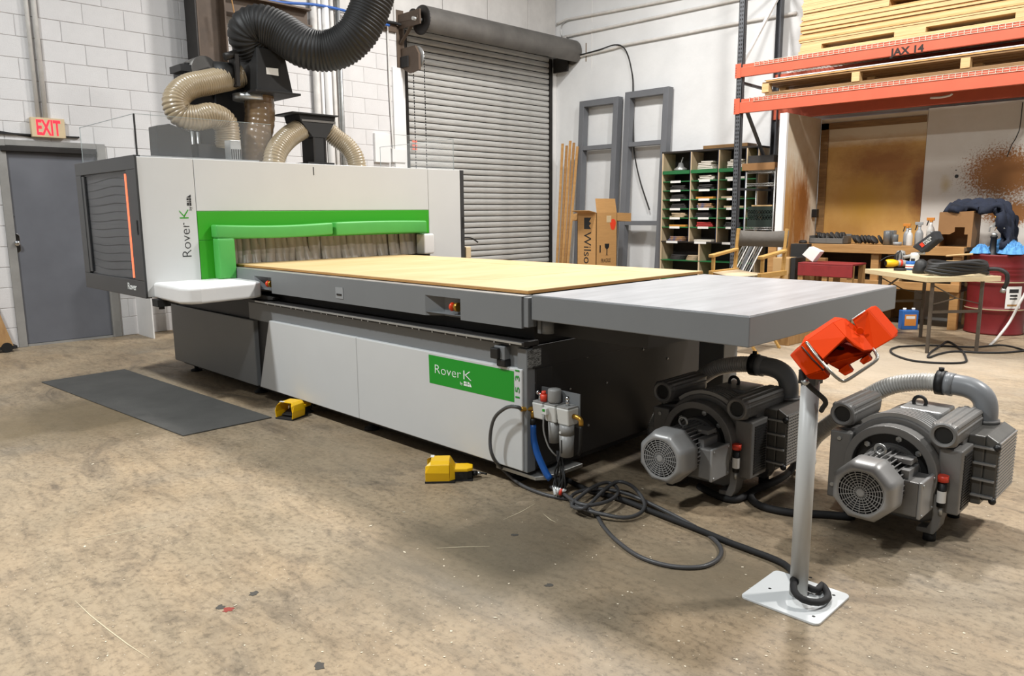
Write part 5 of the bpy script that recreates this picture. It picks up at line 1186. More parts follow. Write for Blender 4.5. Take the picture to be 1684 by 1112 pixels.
def jacket():
    r = random.Random(4); n, k = 26, 40; vs = []; fs = []
    path = spline([(cx0+.02, 0, BT+.43), (cx0+.07, 0, BT+.49), (cx0+.20, 0, BT+.50), (cx0+.33, 0, BT+.50), (cx0+.45, 0, BT+.50), (cx0+.58, 0, BT+.47), (cx0+.66, 0, BT+.34), (cx0+.69, 0, BT+.16), (cx0+.70, 0, BT+.02)], .02)
    path, _ = resample(path, k+1)
    for i, p in enumerate(path):
        for j in range(n+1):
            v = j/n; y = 9.70+.36*v
            w = .02*(math.sin(9*v+i*.35)+abs(math.sin(13*v-i*.3+1))*1.4+.8*math.sin(23*v+i*.55)-.6)
            vs.append((p.x+w*.6, y+.01*math.sin(i*.6+4*v), p.z+w-(.05*(1-4*v) if v < .25 else 0)))
    for i in range(k):
        for j in range(n): a_ = i*(n+1)+j; fs.append((a_, a_+n+1, a_+n+2, a_+1))
    o = MB().add(vs, fs, True).build('jacket', 'navy'); s2 = o.modifiers.new('solid', 'SOLIDIFY'); s2.thickness = .085; s2.offset = -1
    tag(o, 'navy blue jacket draped over the cardboard box on the bench', 'jacket')
jacket()
# under the bench
wood('carton', '#b08e60', '#bd9b6c', 2, (1, 1, 1))
tag(MB().box(bpos(1447, 470, 9.8), bpos(1482, 470, 9.8), 9.72, 10.0, .46, .60).build('carton', 'carton', bevel=.003), 'cardboard carton on the lower shelf of the workbench', 'carton')

# ------------------------------------------------------------------ red drum with rags
mat('drum_red', '#6f1c1e', .45, .1, var=.12, scale=5)
dr = thing('steel_drum', 'dark red steel drum beside the workbench', 'drum', (-2.135, 9.8, 0))
prof = [(.28, 0), (.292, .008), (.292, .02), (.285, .03)]
for zc in (.27, .57): prof += [(.285, zc-.05), (.287, zc-.03), (.30, zc-.012), (.302, zc), (.30, zc+.012), (.287, zc+.03), (.285, zc+.05)]
for zc in (.66, .70, .74): prof += [(.285, zc-.015), (.292, zc), (.285, zc+.015)]
prof += [(.285, .84), (.292, .855), (.294, .875), (.285, .878), (.28, .86), (.0001, .86)]
prof.sort(key=lambda p_: 0)
MB().lathe(prof, (-2.135, 9.8, 0), (0, 0, 1), 48).build('drum_shell', 'drum_red', dr)
mat('drum_band', '#b7a887', .5)
for zc in (.27, .57): MB().lathe([(.3025, -.006), (.304, 0), (.3025, .006)], (-2.135, 9.8, zc+.012), (0, 0, 1), 48, caps=False).build('drum_band', 'drum_band', dr)
def curved_label(x0a, x1a, z0, z1, r, m, parent, name, n=8):
    vs = []; fs = []
    for i in range(n+1):
        a = math.radians(x0a+(x1a-x0a)*i/n); vs += [(-2.135+r*math.cos(a), 9.8+r*math.sin(a), z0), (-2.135+r*math.cos(a), 9.8+r*math.sin(a), z1)]
    for i in range(n): fs.append((2*i, 2*i+2, 2*i+3, 2*i+1))
    return MB().add(vs, fs, True).build(name, m, parent)
curved_label(-60, -26, .30, .54, .29, 'paper', dr, 'drum_label')
for z0, z1, a0, a1 in ((.47, .51, -54, -34), (.43, .45, -52, -36), (.40, .415, -52, -36), (.325, .345, -56, -30)): curved_label(a0, a1, z0, z1, .2915, 'rubber' if z0 > .35 else 'bench_wood', dr, 'label_print', 5)
mat('rag_blue', '#5f9fd6', .8, var=.15, scale=9, bump=.4, bscale=16)
random.seed(8)
def rag(cx_, cy_, rx_, ry_, h, seed, lab):
    r = random.Random(seed); ph = [r.uniform(0, 6.28) for _ in range(8)]; n, k = 40, 14; vs = []; fs = []
    for i in range(k+1):
        t = i/k
        for j in range(n):
            a = 2*math.pi*j/n; w = 1+.16*math.sin(3*a+ph[0])+.1*math.sin(7*a+ph[1])
            f1 = abs(math.sin(4*a+9*t+ph[2])); f2 = abs(math.sin(7*a-13*t+ph[3])); f3 = abs(math.sin(2*a+17*t+ph[4]))
            z = .862+h*(1-t**2)*(.45+.3*f1+.3*f2+.25*f3)+.022*t
            vs.append((cx_+rx_*t*w*math.cos(a), cy_+ry_*t*w*math.sin(a), max(z, .8785)))
    for i in range(k):
        for j in range(n): j2 = (j+1) % n; fs.append((i*n+j, (i+1)*n+j, (i+1)*n+j2, i*n+j2))
    o = MB().add(vs, fs, False).build('blue_rag', 'rag_blue'); tag(o, lab, 'rag', 'blue rags on the drum')
    s2 = o.modifiers.new('solid', 'SOLIDIFY'); s2.thickness = .003; s2.offset = 1
rag(-2.30, 9.68, .10, .14, .10, 1, 'crumpled blue rag on the left of the drum lid')
rag(-1.99, 9.68, .13, .13, .13, 2, 'crumpled blue rag on the right of the drum lid')
rag(-2.13, 9.92, .20, .10, .16, 3, 'crumpled blue rag at the back of the drum lid')
gn = thing('caulk_gun', 'black cartridge gun with a silver handle standing on the drum', 'tool', (-2.13, 9.68, .88))
p = PY(1632, 410, 9.68)
gx = p.x
MB().lathe([(.045, 0), (.045, .01), (.034, .015), (.03, .19), (.036, .195), (.036, .21)], (gx, 9.7, .862), (0, 0, 1), 18).build('cartridge', 'black', gn)
MB().lathe([(.03, .21), (.03, .235), (.012, .25)], (gx, 9.7, .862), (0, 0, 1), 16).bar((gx-.02, 9.7, 1.17), (gx+.02, 9.7, 1.25), .02, .02).build('gun_head', 'galv', gn)
MB().tube(spline([(gx+.0, 9.7, 1.25), (gx+.03, 9.7, 1.255), (gx+.07, 9.7, 1.23), (gx+.09, 9.7, 1.15)], .01), .014, 10).build('handle', 'galv', gn)
MB().tube(spline([(gx-.01, 9.7, 1.18), (gx-.045, 9.7, 1.17), (gx-.05, 9.7, 1.12)], .01), .008, 8).build('trigger', 'galv', gn)
MB().tube(spline([(gx, 9.7, 1.13), (gx+.03, 9.69, 1.2), (gx+.01, 9.68, 1.25), (gx-.0, 9.68, 1.29)], .02), .004, 6).build('wire', 'brass', gn)
wn = tag(MB().tube(spline([PY(1556, 421, 9.5), PY(1600, 418, 9.48)]), .012, 8).build('wood_stick', 'lumber'), 'pale wooden stick lying beside the drum rim', 'stick')
tag(MB().tube(spline([PZ(1628, 568, .012), PZ(1640, 556, .04), PY(1660, 530, 9.35), PY(1676, 500, 9.38), PY(1686, 482, 9.42), PY(1700, 450, 9.45)], .03), .014, 8).build('drum_hose', 'conduit'), 'pale hose rising from the floor in front of the drum', 'hose')

# ------------------------------------------------------------------ folding table with tools
wood('ply_edge', '#c9b48c', '#dac9a4', 4, (2, 2, 40))
mat('leg_brown', '#5a5045', .55, .3, var=.15, scale=12)
TZ = .74
f0 = Vector((-2.277, 7.813, TZ)); ul = Vector((-.76, .65, 0)); ur = Vector((.65, .76, 0))
ft = thing('folding_table', 'small plywood topped folding table loaded with power tools', 'table', (-2.5, 8.4, 0))
W_, D_2 = 1.09, .74
def tp(a, b, z=0.0): return f0+ul*a+ur*b+Vector((0, 0, z))
MB().hexa([tp(0, 0, -.05), tp(0, D_2, -.05), tp(W_, D_2, -.05), tp(W_, 0, -.05)], [tp(0, 0), tp(0, D_2), tp(W_, D_2), tp(W_, 0)]).build('table_top', 'ply_edge', ft, bevel=.004)
for a, b in ((.06, .1), (.06, .6), (.95, .1), (.95, .6)):
    p = tp(a, b); MB().bar((p.x, p.y, TZ-.05), (p.x, p.y, 0.0), .03, .03).build('leg', 'leg_brown', ft, bevel=.003)
for a in (.06, .95):
    p, q = tp(a, .1), tp(a, .6); MB().bar((p.x, p.y, .40), (q.x, q.y, .40), .025, .025).build('cross_bar', 'leg_brown', ft)
    c = tp(a, .35); MB().bar((p.x, p.y, .66), (c.x, c.y, .53), .02, .008).bar((c.x, c.y, .53), (q.x, q.y, .47), .02, .008).bar((p.x, p.y, .47), (c.x, c.y, .53), .02, .008).build('brace', 'leg_brown', ft)
p, q = tp(.95, .1), tp(.6, .1); MB().bar((p.x, p.y, .50), (q.x, q.y, .69), .02, .01).build('strut', 'leg_brown', ft)
TT = TZ+.001
mat('tool_yellow', '#eebb1c', .4); mat('tool_dark', '#232323', .55, var=.1); mat('tool_grey', '#9b9a97', .4, var=.06); mat('dust_bag', '#2b2c2f', .8, var=.1, scale=8)
mat('tin_blue', '#2f66ae', .35)
def tpx(x, y, z=TT): return PZ(x, y, z)
# yellow angle tool
c = tpx(1456, 440); d = Vector((.7, .7, 0)); ag = thing('power_tool', 'yellow and black power tool at the table corner', 'power tool', (c.x, c.y, TT))
MB().lathe([(.025, 0), (.04, .008), (.044, .03), (.044, .08), (.038, .1), (.03, .13)], (c.x, c.y, TT+.046), d, 18).build('motor_cap', 'tool_yellow', ag)
MB().lathe([(.03, -.001), (.028, .001)], (c.x, c.y, TT+.046), d, 14).build('vent_slots', 'black', ag)
MB().lathe([(.03, .13), (.036, .14), (.036, .2), (.028, .23), (.02, .26)], (c.x, c.y, TT+.046), d, 16).build('grip', 'tool_grey', ag)
MB().lathe([(.038, .15), (.038, .175)], (c.x, c.y, TT+.046), d, 16).build('orange_band', 'red_cap', ag)
# silver sander with cord
c = tpx(1480, 437); sd = thing('sander', 'grey palm sander with a wound cord on the folding table', 'sander', (c.x, c.y, TT))
MB().lathe([(.055, 0), (.055, .03), (.04, .05), (.045, .08), (.05, .13), (.04, .165), (.0001, .175)], (c.x, c.y, TT), (0, 0, 1), 20).build('sander_body', 'tool_grey', sd)
random.seed(4)
for i in range(5):
    ph = i*.5; MB().tube([(c.x+(.05+.006*i)*math.cos(t/4)*math.cos(ph), c.y-.03+(.05)*math.cos(t/4)*math.sin(ph), TT+.10+(.05+.005*i)*math.sin(t/4)) for t in range(25)], .005, 6, closed=True).build('cord_loop', 'tool_dark', sd)
MB().tube(spline([(c.x-.02, c.y, TT+.12), (c.x-.12, c.y-.05, TT+.1), (c.x-.2, c.y-.08, TT+.04)], .02), .006, 6).build('cord', 'tool_dark', sd)
# planer with dust bag
c = tpx(1503, 440); pc = thing('planer', 'white sander with a black dust bag on the folding table', 'sander', (c.x, c.y, TT))
MB().lathe([(.06, 0), (.065, .02), (.06, .05), (.05, .06), (.045, .1), (.05, .13), (.04, .16), (.0001, .165)], (c.x, c.y, TT), (0, 0, 1), 20).build('tool_body', 'frl_white', pc)
MB().box(c.x-.02, c.x+.02, c.y-.056, c.y-.05, TT+.07, TT+.1).build('badge', 'tool_dark', pc)
MB().tube([(c.x-.02, c.y, TT+.13), (c.x-.1, c.y-.05, TT+.11)], .02, 10).build('dust_port', 'tool_grey', pc)
Yb = c.y
B4 = [PY(x, y, Yb) for x, y in ((1504, 406), (1541, 379), (1548, 394), (1521, 416))]
off = Vector((.05, .07, 0))
mb = MB().add([v - off*.5 for v in B4]+[v+off*.5 for v in B4], [(3, 2, 1, 0), (4, 5, 6, 7), (0, 1, 5, 4), (1, 2, 6, 5), (2, 3, 7, 6), (3, 0, 4, 7)]); bag = mb.build('dust_bag', 'dust_bag', pc, bevel=.015, seg=3)
MB().cyl(B4[3], Vector((c.x, c.y, TT+.15)), .018).build('bag_neck', 'tool_grey', pc)
o0 = PY(1523, 407, Yb)-off*.53; xd = (B4[1]-B4[0]).normalized(); nrm = -off.normalized(); nrm.z = 0
yd = Vector((0, 0, 1)); yd = (yd - xd*yd.dot(xd)).normalized()
n_ = xd.cross(yd)
sh = -off*.012
M0 = frame(o0+sh*3, xd, yd)
MB().add([M0 @ Vector(v) for v in ((-.0, .0, .003), (.035, .0, .003), (.035, .045, .003), (0, .045, .003))], [(0, 1, 2, 3)]).build('bag_logo', 'red_cap', bag)
text('PORTER', 'bag_letters', 'logo_white', bag, frame(M0 @ Vector((.04, .024, .003)), xd, yd), .028, .0005, .95)
text('CABLE', 'bag_letters', 'logo_white', bag, frame(M0 @ Vector((.04, .001, .003)), xd, yd), .028, .0005, .95)
# tins
for i, (x, y, r, h, m, lab) in enumerate(((1497, 444, .048, .085, 'tin_blue', 'small blue tin on the folding table'), (1480, 445, .06, .02, 'tool_dark', 'flat dark tray of bits on the folding table'), (1510, 446, .035, .045, 'bottle_white', 'little white tub beside the blue tin'))):
    c = tpx(x, y); t = thing('tin' if i != 1 else 'parts_tray', lab, 'tin' if i != 1 else 'tray', (c.x, c.y, TT))
    MB().lathe([(r, 0), (r, h), (r*.92, h+.004), (r*.9, h), (.0001, h)], (c.x, c.y, TT), (0, 0, 1), 20).build('tin_body', m, t)
    if i == 0:
        MB().lathe([(r+.001, .02), (r+.001, .06)], (c.x, c.y, TT), (0, 0, 1), 20, caps=False).build('tin_label', 'paper', t)
        MB().lathe([(r+.0015, .032), (r+.0015, .042)], (c.x, c.y, TT), (0, 0, 1), 20, caps=False).build('label_band', 'red_cap', t)
# coiled black hose and harness on the table
ch_ = thing('hose_coil', 'black vacuum hose coiled along the folding table edge', 'hose', (-2.1, 8.2, TT))
random.seed(6)
for i in range(5):
    a0, b0 = .10+.02*i, .12+.03*i; z = TT+.03+.022*i
    ring = [tp(.16+.13*math.cos(t)*(1+.08*i), .40+.30*math.sin(t)*(1-.03*i), 0) for t in [k*math.pi/12 for k in range(24)]]
    MB().tube([Vector((q.x, q.y, z+.012*math.sin(3*k*.26+i))) for k, q in enumerate(ring)], .019, 10, closed=True).build('hose_loop', 'tool_dark', ch_)
MB().tube(spline([tp(.1, .66, .06), tp(.04, .74, .06), tp(.0, .79, .02), tp(.0, .8, -.06), tp(.02, .79, -.12)], .02), .02, 10).build('hose_end', 'tool_dark', ch_)
MB().cyl(tp(.02, .79, -.12), tp(.03, .785, -.16), .023).build('hose_cuff', 'galv', ch_)
c = tp(.42, .2); tag(MB().lathe([(.07, 0), (.075, .03), (.06, .08), (.05, .12), (.02, .14)], (c.x, c.y, TT), (0, 0, 1), 16).build('respirator', 'tool_dark'), 'dark rounded face mask in the middle of the folding table', 'mask')
tag(MB().boxm(Matrix.Translation(tp(.35, .62, .115)) @ Matrix.Rotation(.5, 4, 'Z'), .34, .05, .02).build('wood_stick', 'lumber', bevel=.002), 'pale wooden slat on top of the coiled hose', 'slat')
# can on the floor, cables
p = PZ(1487, 541, 0); cn = thing('solvent_can', 'blue and orange rectangular solvent can on the floor behind the table leg', 'can', (p.x, p.y, 0))
cm_ = Matrix.Translation((p.x+.03, p.y+.02, .11)) @ Matrix.Rotation(.75, 4, 'Z')
MB().boxm(cm_, .18, .1, .22).build('can_body', 'tin_blue', cn, bevel=.006)
mat('label_orange', '#d98b3c', .5)
MB().boxm(cm_ @ Matrix.Translation((0, -.051, .0)), .13, .002, .13).build('can_label', 'label_orange', cn)
MB().boxm(cm_ @ Matrix.Translation((0, -.0525, .03)), .1, .001, .03).build('label_band', 'paper', cn)
for dx in (-.05, .05): MB().cyl(cm_ @ Vector((dx, 0, .11)), cm_ @ Vector((dx, 0, .135)), .018).build('cap', 'paper', cn)
tag(MB().tube(spline([PZ(x, y, .01) for x, y in ((1478, 570), (1465, 575), (1470, 583), (1500, 593), (1545, 597), (1585, 596), (1588, 588), (1580, 575), (1560, 562), (1548, 568), (1530, 580), (1527, 588), (1545, 582), (1570, 578), (1610, 580), (1650, 580), (1684, 577), (1720, 574))], .04), .010, 8).build('floor_cable', 'black_soft'), 'grey cable looping on the floor below the folding table', 'cable')
tag(MB().tube(spline([PZ(1478, 570, .01), PZ(1530, 568, .01), PZ(1600, 571, .01), PZ(1650, 568, .01), PZ(1700, 580, .01)], .04), .009, 8).build('floor_cable', 'black_soft'), 'straight black cable on the floor in front of the red drum', 'cable')

# ------------------------------------------------------------------ director's chair
wood('chair_wood', '#a8803f', '#bb9455', 3, (2, 2, 10))
mat('canvas', '#57524c', .85, var=.06, scale=10, bump=.25, bscale=30)
mat('canvas_tan', '#b9a688', .85, var=.05, scale=10)
dc = thing('director_chair', 'tall wooden director chair with a dark canvas back', 'chair', (-3.66, 6.98, 0))
XA, XB, CY0, CY1 = -3.93, -3.41, 6.76, 7.2
for x in (XA, XB):
    s_ = 1 if x == XB else -1
    MB().bar((x, CY1, .66), (x, CY1+.06, 1.19), .035, .03).build('back_post', 'chair_wood', dc, bevel=.004)
    MB().prism([(CY0-.03, .915), (CY1+.03, .965), (CY1+.03, .99), (CY0-.03, .945)], x-.03, x+.03, 'YZ').build('armrest', 'chair_wood', dc, bevel=.006)
    MB().bar((x, CY0+.02, .76), (x, CY0+.02, .925), .03, .03).build('arm_post', 'chair_wood', dc, bevel=.004)
    MB().box(x-.022, x+.022, CY0-.03, CY1+.06, .735, .785).build('seat_rail', 'chair_wood', dc, bevel=.005)
    for y in (CY0+.0, CY1+.03): MB().bar((x, y, .0), (-x+XA+XB, y, .735), .03, .022).build('leg', 'chair_wood', dc, bevel=.003)
n = 12; vs = []; fs = []
for i in range(n+1):
    u = i/n; x = XA-.02+(XB-XA+.04)*u; sag = .035*math.sin(math.pi*u)
    vs += [(x, CY1+.03+sag, 1.01), (x, CY1+.055+sag, 1.175-.012*math.sin(math.pi*u))]
for i in range(n): fs.append((2*i, 2*i+2, 2*i+3, 2*i+1))
o = MB().add(vs, fs, True).build('back_canvas', 'canvas', dc); s_ = o.modifiers.new('solid', 'SOLIDIFY'); s_.thickness = .006
vs = []; fs = []
for i in range(n+1):
    u = i/n; x = XA+(XB-XA)*u; sag = .03*math.sin(math.pi*u); vs += [(x, CY0-.02, .775-sag), (x, CY1+.05, .775-sag)]
for i in range(n): fs.append((2*i, 2*i+2, 2*i+3, 2*i+1))
o = MB().add(vs, fs, True).build('seat_canvas', 'canvas_tan', dc); s_ = o.modifiers.new('solid', 'SOLIDIFY'); s_.thickness = .006
MB().bar((XA, CY0, .28), (XB, CY0, .28), .05, .02).build('foot_rest', 'chair_wood', dc)

# ------------------------------------------------------------------ clutter between chair and bench
rd_ = thing('red_bench', 'red painted low wooden stool between chair and workbench', 'stool', (-3.3, 8.6, 0))
mat('red_paint', '#832426', .55, var=.15, scale=7)
ax0, ax1 = PY(1312, 436, 8.6).x, PY(1402, 440, 8.6).x; za = PY(1350, 436, 8.6).z
MB().box(ax0, ax1, 8.6, 8.63, za-.13, za).build('apron', 'red_paint', rd_, bevel=.004)
MB().box(ax0, ax1, 8.6, 9.0, za, za+.02).build('stool_top', 'red_paint', rd_, bevel=.004)
for x in (ax0, (ax0+ax1)/2-.03, ax1-.06):
    for y in (8.61, 8.93): MB().box(x, x+.06, y, y+.06, 0, za).build('leg', 'plywood_old', rd_, bevel=.003)
bx0 = PY(1283, 440, 8.9); bx1 = PY(1345, 440, 8.9)
tag(MB().box(bx0.x, bx0.x+.2, 8.7, 9.0, .0, PY(1300, 425, 8.7).z).build('carton', 'carton', bevel=.004), 'tall tan carton right of the director chair', 'carton')
tag(MB().box(bx0.x+.21, bx0.x+.27, 8.72, 9.0, .0, PY(1305, 424, 8.72).z).build('black_case', 'tool_dark', bevel=.004), 'narrow black case beside the tan carton', 'case')
tag(MB().box(PY(1303, 410, 9.2).x, PY(1330, 410, 9.2).x, 9.15, 9.28, .0, PY(1310, 401, 9.15).z).build('black_box', 'tool_dark', bevel=.004), 'black box standing at the left end of the workbench', 'box')
zc = PY(1340, 424, 8.75).z
tag(MB().box(PY(1320, 430, 9.1).x, PY(1360, 430, 9.1).x, 9.05, 9.13, .0, PY(1340, 424, 9.05).z).build('carton', 'card_brown', bevel=.004), 'brown carton behind the red stool', 'carton')
vp = [PY(x, y, 8.72) for x, y in ((1319, 419), (1331, 406), (1349, 414), (1336, 431))]
m = MB().add([tuple(v) for v in vp]+[tuple(v+Vector((.0, .12, -.0))) for v in vp], [(3, 2, 1, 0), (4, 5, 6, 7), (0, 1, 5, 4), (1, 2, 6, 5), (2, 3, 7, 6), (3, 0, 4, 7)])
tag(m.build('paper_box', 'paper', bevel=.003), 'white paper packet propped on the red stool', 'packet')
st_ = PY(1235, 450, 9.0)
random.seed(9)
for i in range(9):
    x0 = PY(1213+i*4.2, 450, 9.15).x; x1 = PY(1236+i*3.4, 404, 9.4).x
    tag(MB().bar((x0-.35, 9.05, .02), (x1, 9.25+.01*i, 1.0), .03, .012).build('metal_strip', ['galv', 'tin_grey', 'white_paint'][i % 3], bevel=.001), ['leftmost', 'second', 'third', 'fourth', 'middle', 'sixth', 'seventh', 'eighth', 'rightmost'][i]+' thin strip from the left in the fan behind the director chair', 'strip', 'strips leaning behind the chair')
tag(MB().box(PY(1262, 430, 9.2).x, PY(1275, 430, 9.2).x, 9.2, 9.25, 0, PY(1268, 406, 9.2).z).build('timber_offcut', 'bench_wood', bevel=.003), 'short upright timber offcut below the white booth post', 'timber')
tm = PZ(1278, 570, 0); tm2 = PZ(1350, 552, 0)
tag(MB().bar((tm.x, tm.y+.1, .07), (tm2.x, tm2.y+.1, .07), .14, .14).build('timber_beam', 'plywood_old', bevel=.005), 'heavy timber beam on the floor behind the run-off table', 'timber')

# ------------------------------------------------------------------ pigeonhole shelf unit
wood('shelf_ply', '#bfa988', '#cfbb9b', 3, (6, 6, 1)); mat('shelf_green', '#1f6a3a', .5, var=.08, scale=6); mat('shelf_dark', '#2a2521', .7); mat('shelf_blue', '#22304e', .5)
SYF, SYB = 10.10, 10.44
cub = thing('pigeonhole_shelf', 'tall pigeonhole shelf with green edges and small labels', 'shelf unit', (-5.9, 10.27, 0))
cx = [-6.78, -6.285, -5.822, -5.385, -5.21]
MB().box(cx[0]-.02, cx[-1]+.02, SYF, SYB, 2.235, 2.26).build('top_panel', 'shelf_dark', cub)
MB().box(cx[0]-.02, cx[-1]+.02, SYB-.01, SYB, 0, 2.24).build('back_panel', 'shelf_dark', cub)
for x in cx: MB().box(x-.012, x+.012, SYF, SYB-.01, .91 if x not in (cx[0], cx[-1]) else 0, 2.235).build('divider', 'shelf_ply', cub)
for x in cx[1:]: MB().box(x-.014, x-.006, SYF-.002, SYF, .91, 2.235).build('divider_edge', 'shelf_blue', cub)
MB().box(-6.115, -6.09, SYF, SYB-.01, 0, .9).build('divider', 'shelf_ply', cub); MB().box(-5.5, -5.475, SYF, SYB-.01, 0, .9).build('divider', 'shelf_ply', cub)
rows = [1.97, 1.816, 1.68, 1.543, 1.406, 1.269, 1.131]
MB().box(cx[0], cx[-1], SYF, SYB-.01, .895, .912).build('shelf_board', 'shelf_dark', cub)
for z in (.625, .33): MB().box(cx[0], cx[-1], SYF, SYB-.01, z-.012, z).build('shelf_board', 'shelf_green', cub)
for ci in range(4):
    for ri, z in enumerate(rows):
        b = MB().box(cx[ci]+.012, cx[ci+1]-.012, SYF-(.004 if ri else .02), SYB-.01, z-(.014 if ri else .05), z).build('shelf_board', 'shelf_green', cub)
        if ri and ci < 3: MB().box(cx[ci]+.15, cx[ci]+.33, SYF-.008, SYF-.005, z-.026, z+.006).build('label', 'paper', b)
    if ci < 3: MB().box(cx[ci]+.1, cx[ci]+.3, SYF-.006, SYF-.001, .882, .914).build('label', 'paper', cub)
mat('c_red', '#a52c2a', .6); mat('c_blue', '#3a5686', .6, col2='#b98a4c', scale=9); mat('c_orange', '#c78a3c', .6); mat('c_white', '#cfc9bd', .6, var=.06); mat('c_dark', '#353332', .7, var=.15, scale=12); mat('c_tan', '#b9a486', .6)
rn = ['top', 'second', 'third', 'fourth', 'fifth', 'sixth', 'seventh', 'eighth']; cnm = ['left', 'middle', 'right']
items = [(0, 0, 'tool', 'c_white'), (0, 2, 'pads', 'c_dark'), (0, 3, 'pads', 'c_dark'), (0, 4, 'pads', 'c_dark'), (0, 5, 'pads', 'c_tan'), (0, 6, 'sheet', 'c_orange'), (0, 7, 'pads', 'c_blue'),
         (1, 0, 'pads', 'c_white'), (1, 1, 'pads', 'c_white'), (1, 2, 'pads', 'c_dark'), (1, 3, 'sheet', 'c_orange'), (1, 4, 'pads', 'c_blue'), (1, 5, 'pads', 'c_dark'), (1, 6, 'pads', 'c_red'), (1, 7, 'sheet', 'c_white'),
         (2, 0, 'pads', 'c_white'), (2, 1, 'sheet', 'c_white'), (2, 3, 'sheet', 'c_tan'), (2, 4, 'sheet', 'c_tan'), (2, 6, 'pads', 'c_dark')]
cname = {'c_white': 'white', 'c_dark': 'dark grey', 'c_tan': 'tan', 'c_orange': 'orange', 'c_blue': 'blue and tan', 'c_red': 'red'}
floors = rows+[.912]
random.seed(12)
for (ci, ri, kd, m) in items:
    z = floors[ri]; xc = (cx[ci]+cx[ci+1])/2+random.uniform(-.02, .04); loc = f'in the {rn[ri]} hole of the {cnm[ci]} column'
    if kd == 'tool':
        t = thing('sander_part', f'silver sander head {loc}', 'tool part', (xc, 10.2, z)); MB().lathe([(.1, 0), (.1, .03), (.05, .06), (.03, .12)], (xc, 10.2, z), (0, 0, 1), 16).build('head', 'galv', t); MB().bar((xc, 10.2, z+.1), (xc+.04, 10.2, z+.2), .02, .01).build('lever', 'galv', t)
    elif kd == 'sheet': tag(MB().boxm(Matrix.Translation((xc, 10.22, z+.016)) @ Matrix.Rotation(random.uniform(-.1, .1), 4, 'Z'), .3, .22, .03).build('sandpaper_sheet', m, bevel=.003), f'{cname[m]} stack of sheets {loc}', 'sheets', 'contents of the pigeonholes')
    else:
        t = thing('pad_stack', f'{cname[m]} sanding pads {loc}', 'sanding pads', (xc, 10.22, z), 'contents of the pigeonholes')
        for k in range(3 if ri else 5): MB().boxm(Matrix.Translation((xc+random.uniform(-.015, .015), 10.22, z+.014+.024*k)) @ Matrix.Rotation(random.uniform(-.2, .2), 4, 'Z'), .26-.02*k, .2, .02).build('pad', m, t, bevel=.004)
for x, m, lab in ((-6.55, 'c_dark', 'dark discs stacked in the lower left shelf hole'), (-6.26, 'c_tan', 'tan discs beside the dark stack in the lower shelf hole')):
    t = thing('disc_stack', lab, 'discs', (x, 10.24, .626)); [MB().lathe([(.13, 0), (.13, .016)], (x+.01*k, 10.24, .626+.02*k), (0, 0, 1), 20).build('disc', m, t) for k in range(4)]
bl_ = PY(1160, 243, 10.2)
tag(MB().box(PY(1158, 243, 10.15).x, PY(1231, 238, 10.15).x, 10.12, 10.4, 2.262, 2.31).build('plank', 'lumber_brown', bevel=.003), 'brown plank lying on top of the pigeonhole shelf', 'plank')

# wire shelf with crate in front of the rack side
WX0, WX1, WY0, WY1 = PY(1226, 330, 9.75).x, PY(1273, 330, 9.75).x, 9.75, 10.05
ws = thing('wire_shelf', 'narrow chrome wire shelf behind the rack upright', 'shelf', ((WX0+WX1)/2, 9.9, 0))
wz = [PY(1240, y, 9.75).z for y in (281, 302, 374)]+[.3]
for x in (WX0, WX1):
    for y in (WY0, WY1): MB().cyl((x, y, 0), (x, y, wz[0]+.03), .012, n=10).build('post', 'galv', ws)
for z in wz:
    m = MB()
    for k in range(9): m.cyl((WX0+(WX1-WX0)*k/8, WY0, z), (WX0+(WX1-WX0)*k/8, WY1, z), .003, n=6)
    for y in (WY0, WY1):
        m.cyl((WX0, y, z), (WX1, y, z), .004, n=6).cyl((WX0, y, z-.03), (WX1, y, z-.03), .004, n=6)
        for k in range(10): m.bar((WX0+(WX1-WX0)*k/10, y, z), (WX0+(WX1-WX0)*(k+.5)/10, y, z-.03), .004, .004).bar((WX0+(WX1-WX0)*(k+.5)/10, y, z-.03), (WX0+(WX1-WX0)*(k+1)/10, y, z), .004, .004)
    m.build('wire_tray', 'galv', ws)['kind'] = 'stuff'
mat('crate_green', '#23302a', .5)
cr = thing('milk_crate', 'dark green lattice crate on the wire shelf', 'crate', ((WX0+WX1)/2, 9.9, wz[2]))
z0 = wz[2]+.005; ch2 = .27; x0, x1 = WX0+.03, WX1-.03; y0, y1 = WY0+.02, WY1-.02
MB().box(x0, x1, y0, y1, z0, z0+.008).build('crate_base', 'crate_green', cr)
for (a, b) in (((x0, y0), (x1, y0)), ((x1, y0), (x1, y1)), ((x1, y1), (x0, y1)), ((x0, y1), (x0, y0))):
    A = Vector((*a, z0)); Bv = Vector((*b, z0)); m = MB()
    up = Vector((0, 0, 1))
    m.bar(A+up*.05, Bv+up*.05, .008, .09).bar(A+up*.25, Bv+up*.25, .008, .05).bar(A+up*.165, Bv+up*.165, .008, .012)
    for k in range(9):
        u0, u1 = k/9, (k+1)/9
        for zz in ((.09, .16), (.17, .225)): m.bar(A.lerp(Bv, u0)+up*zz[0], A.lerp(Bv, u1)+up*zz[1], .006, .008).bar(A.lerp(Bv, u1)+up*zz[0], A.lerp(Bv, u0)+up*zz[1], .006, .008)
    m.build('crate_side', 'crate_green', cr)
tag(MB().box(PY(1220, 275, 9.72).x, PY(1274, 275, 9.72).x, 9.72, 10.06, wz[0]+.005, wz[0]+.1).build('wood_box', 'card_brown', bevel=.003), 'brown flat wooden box on top of the wire shelf', 'box')
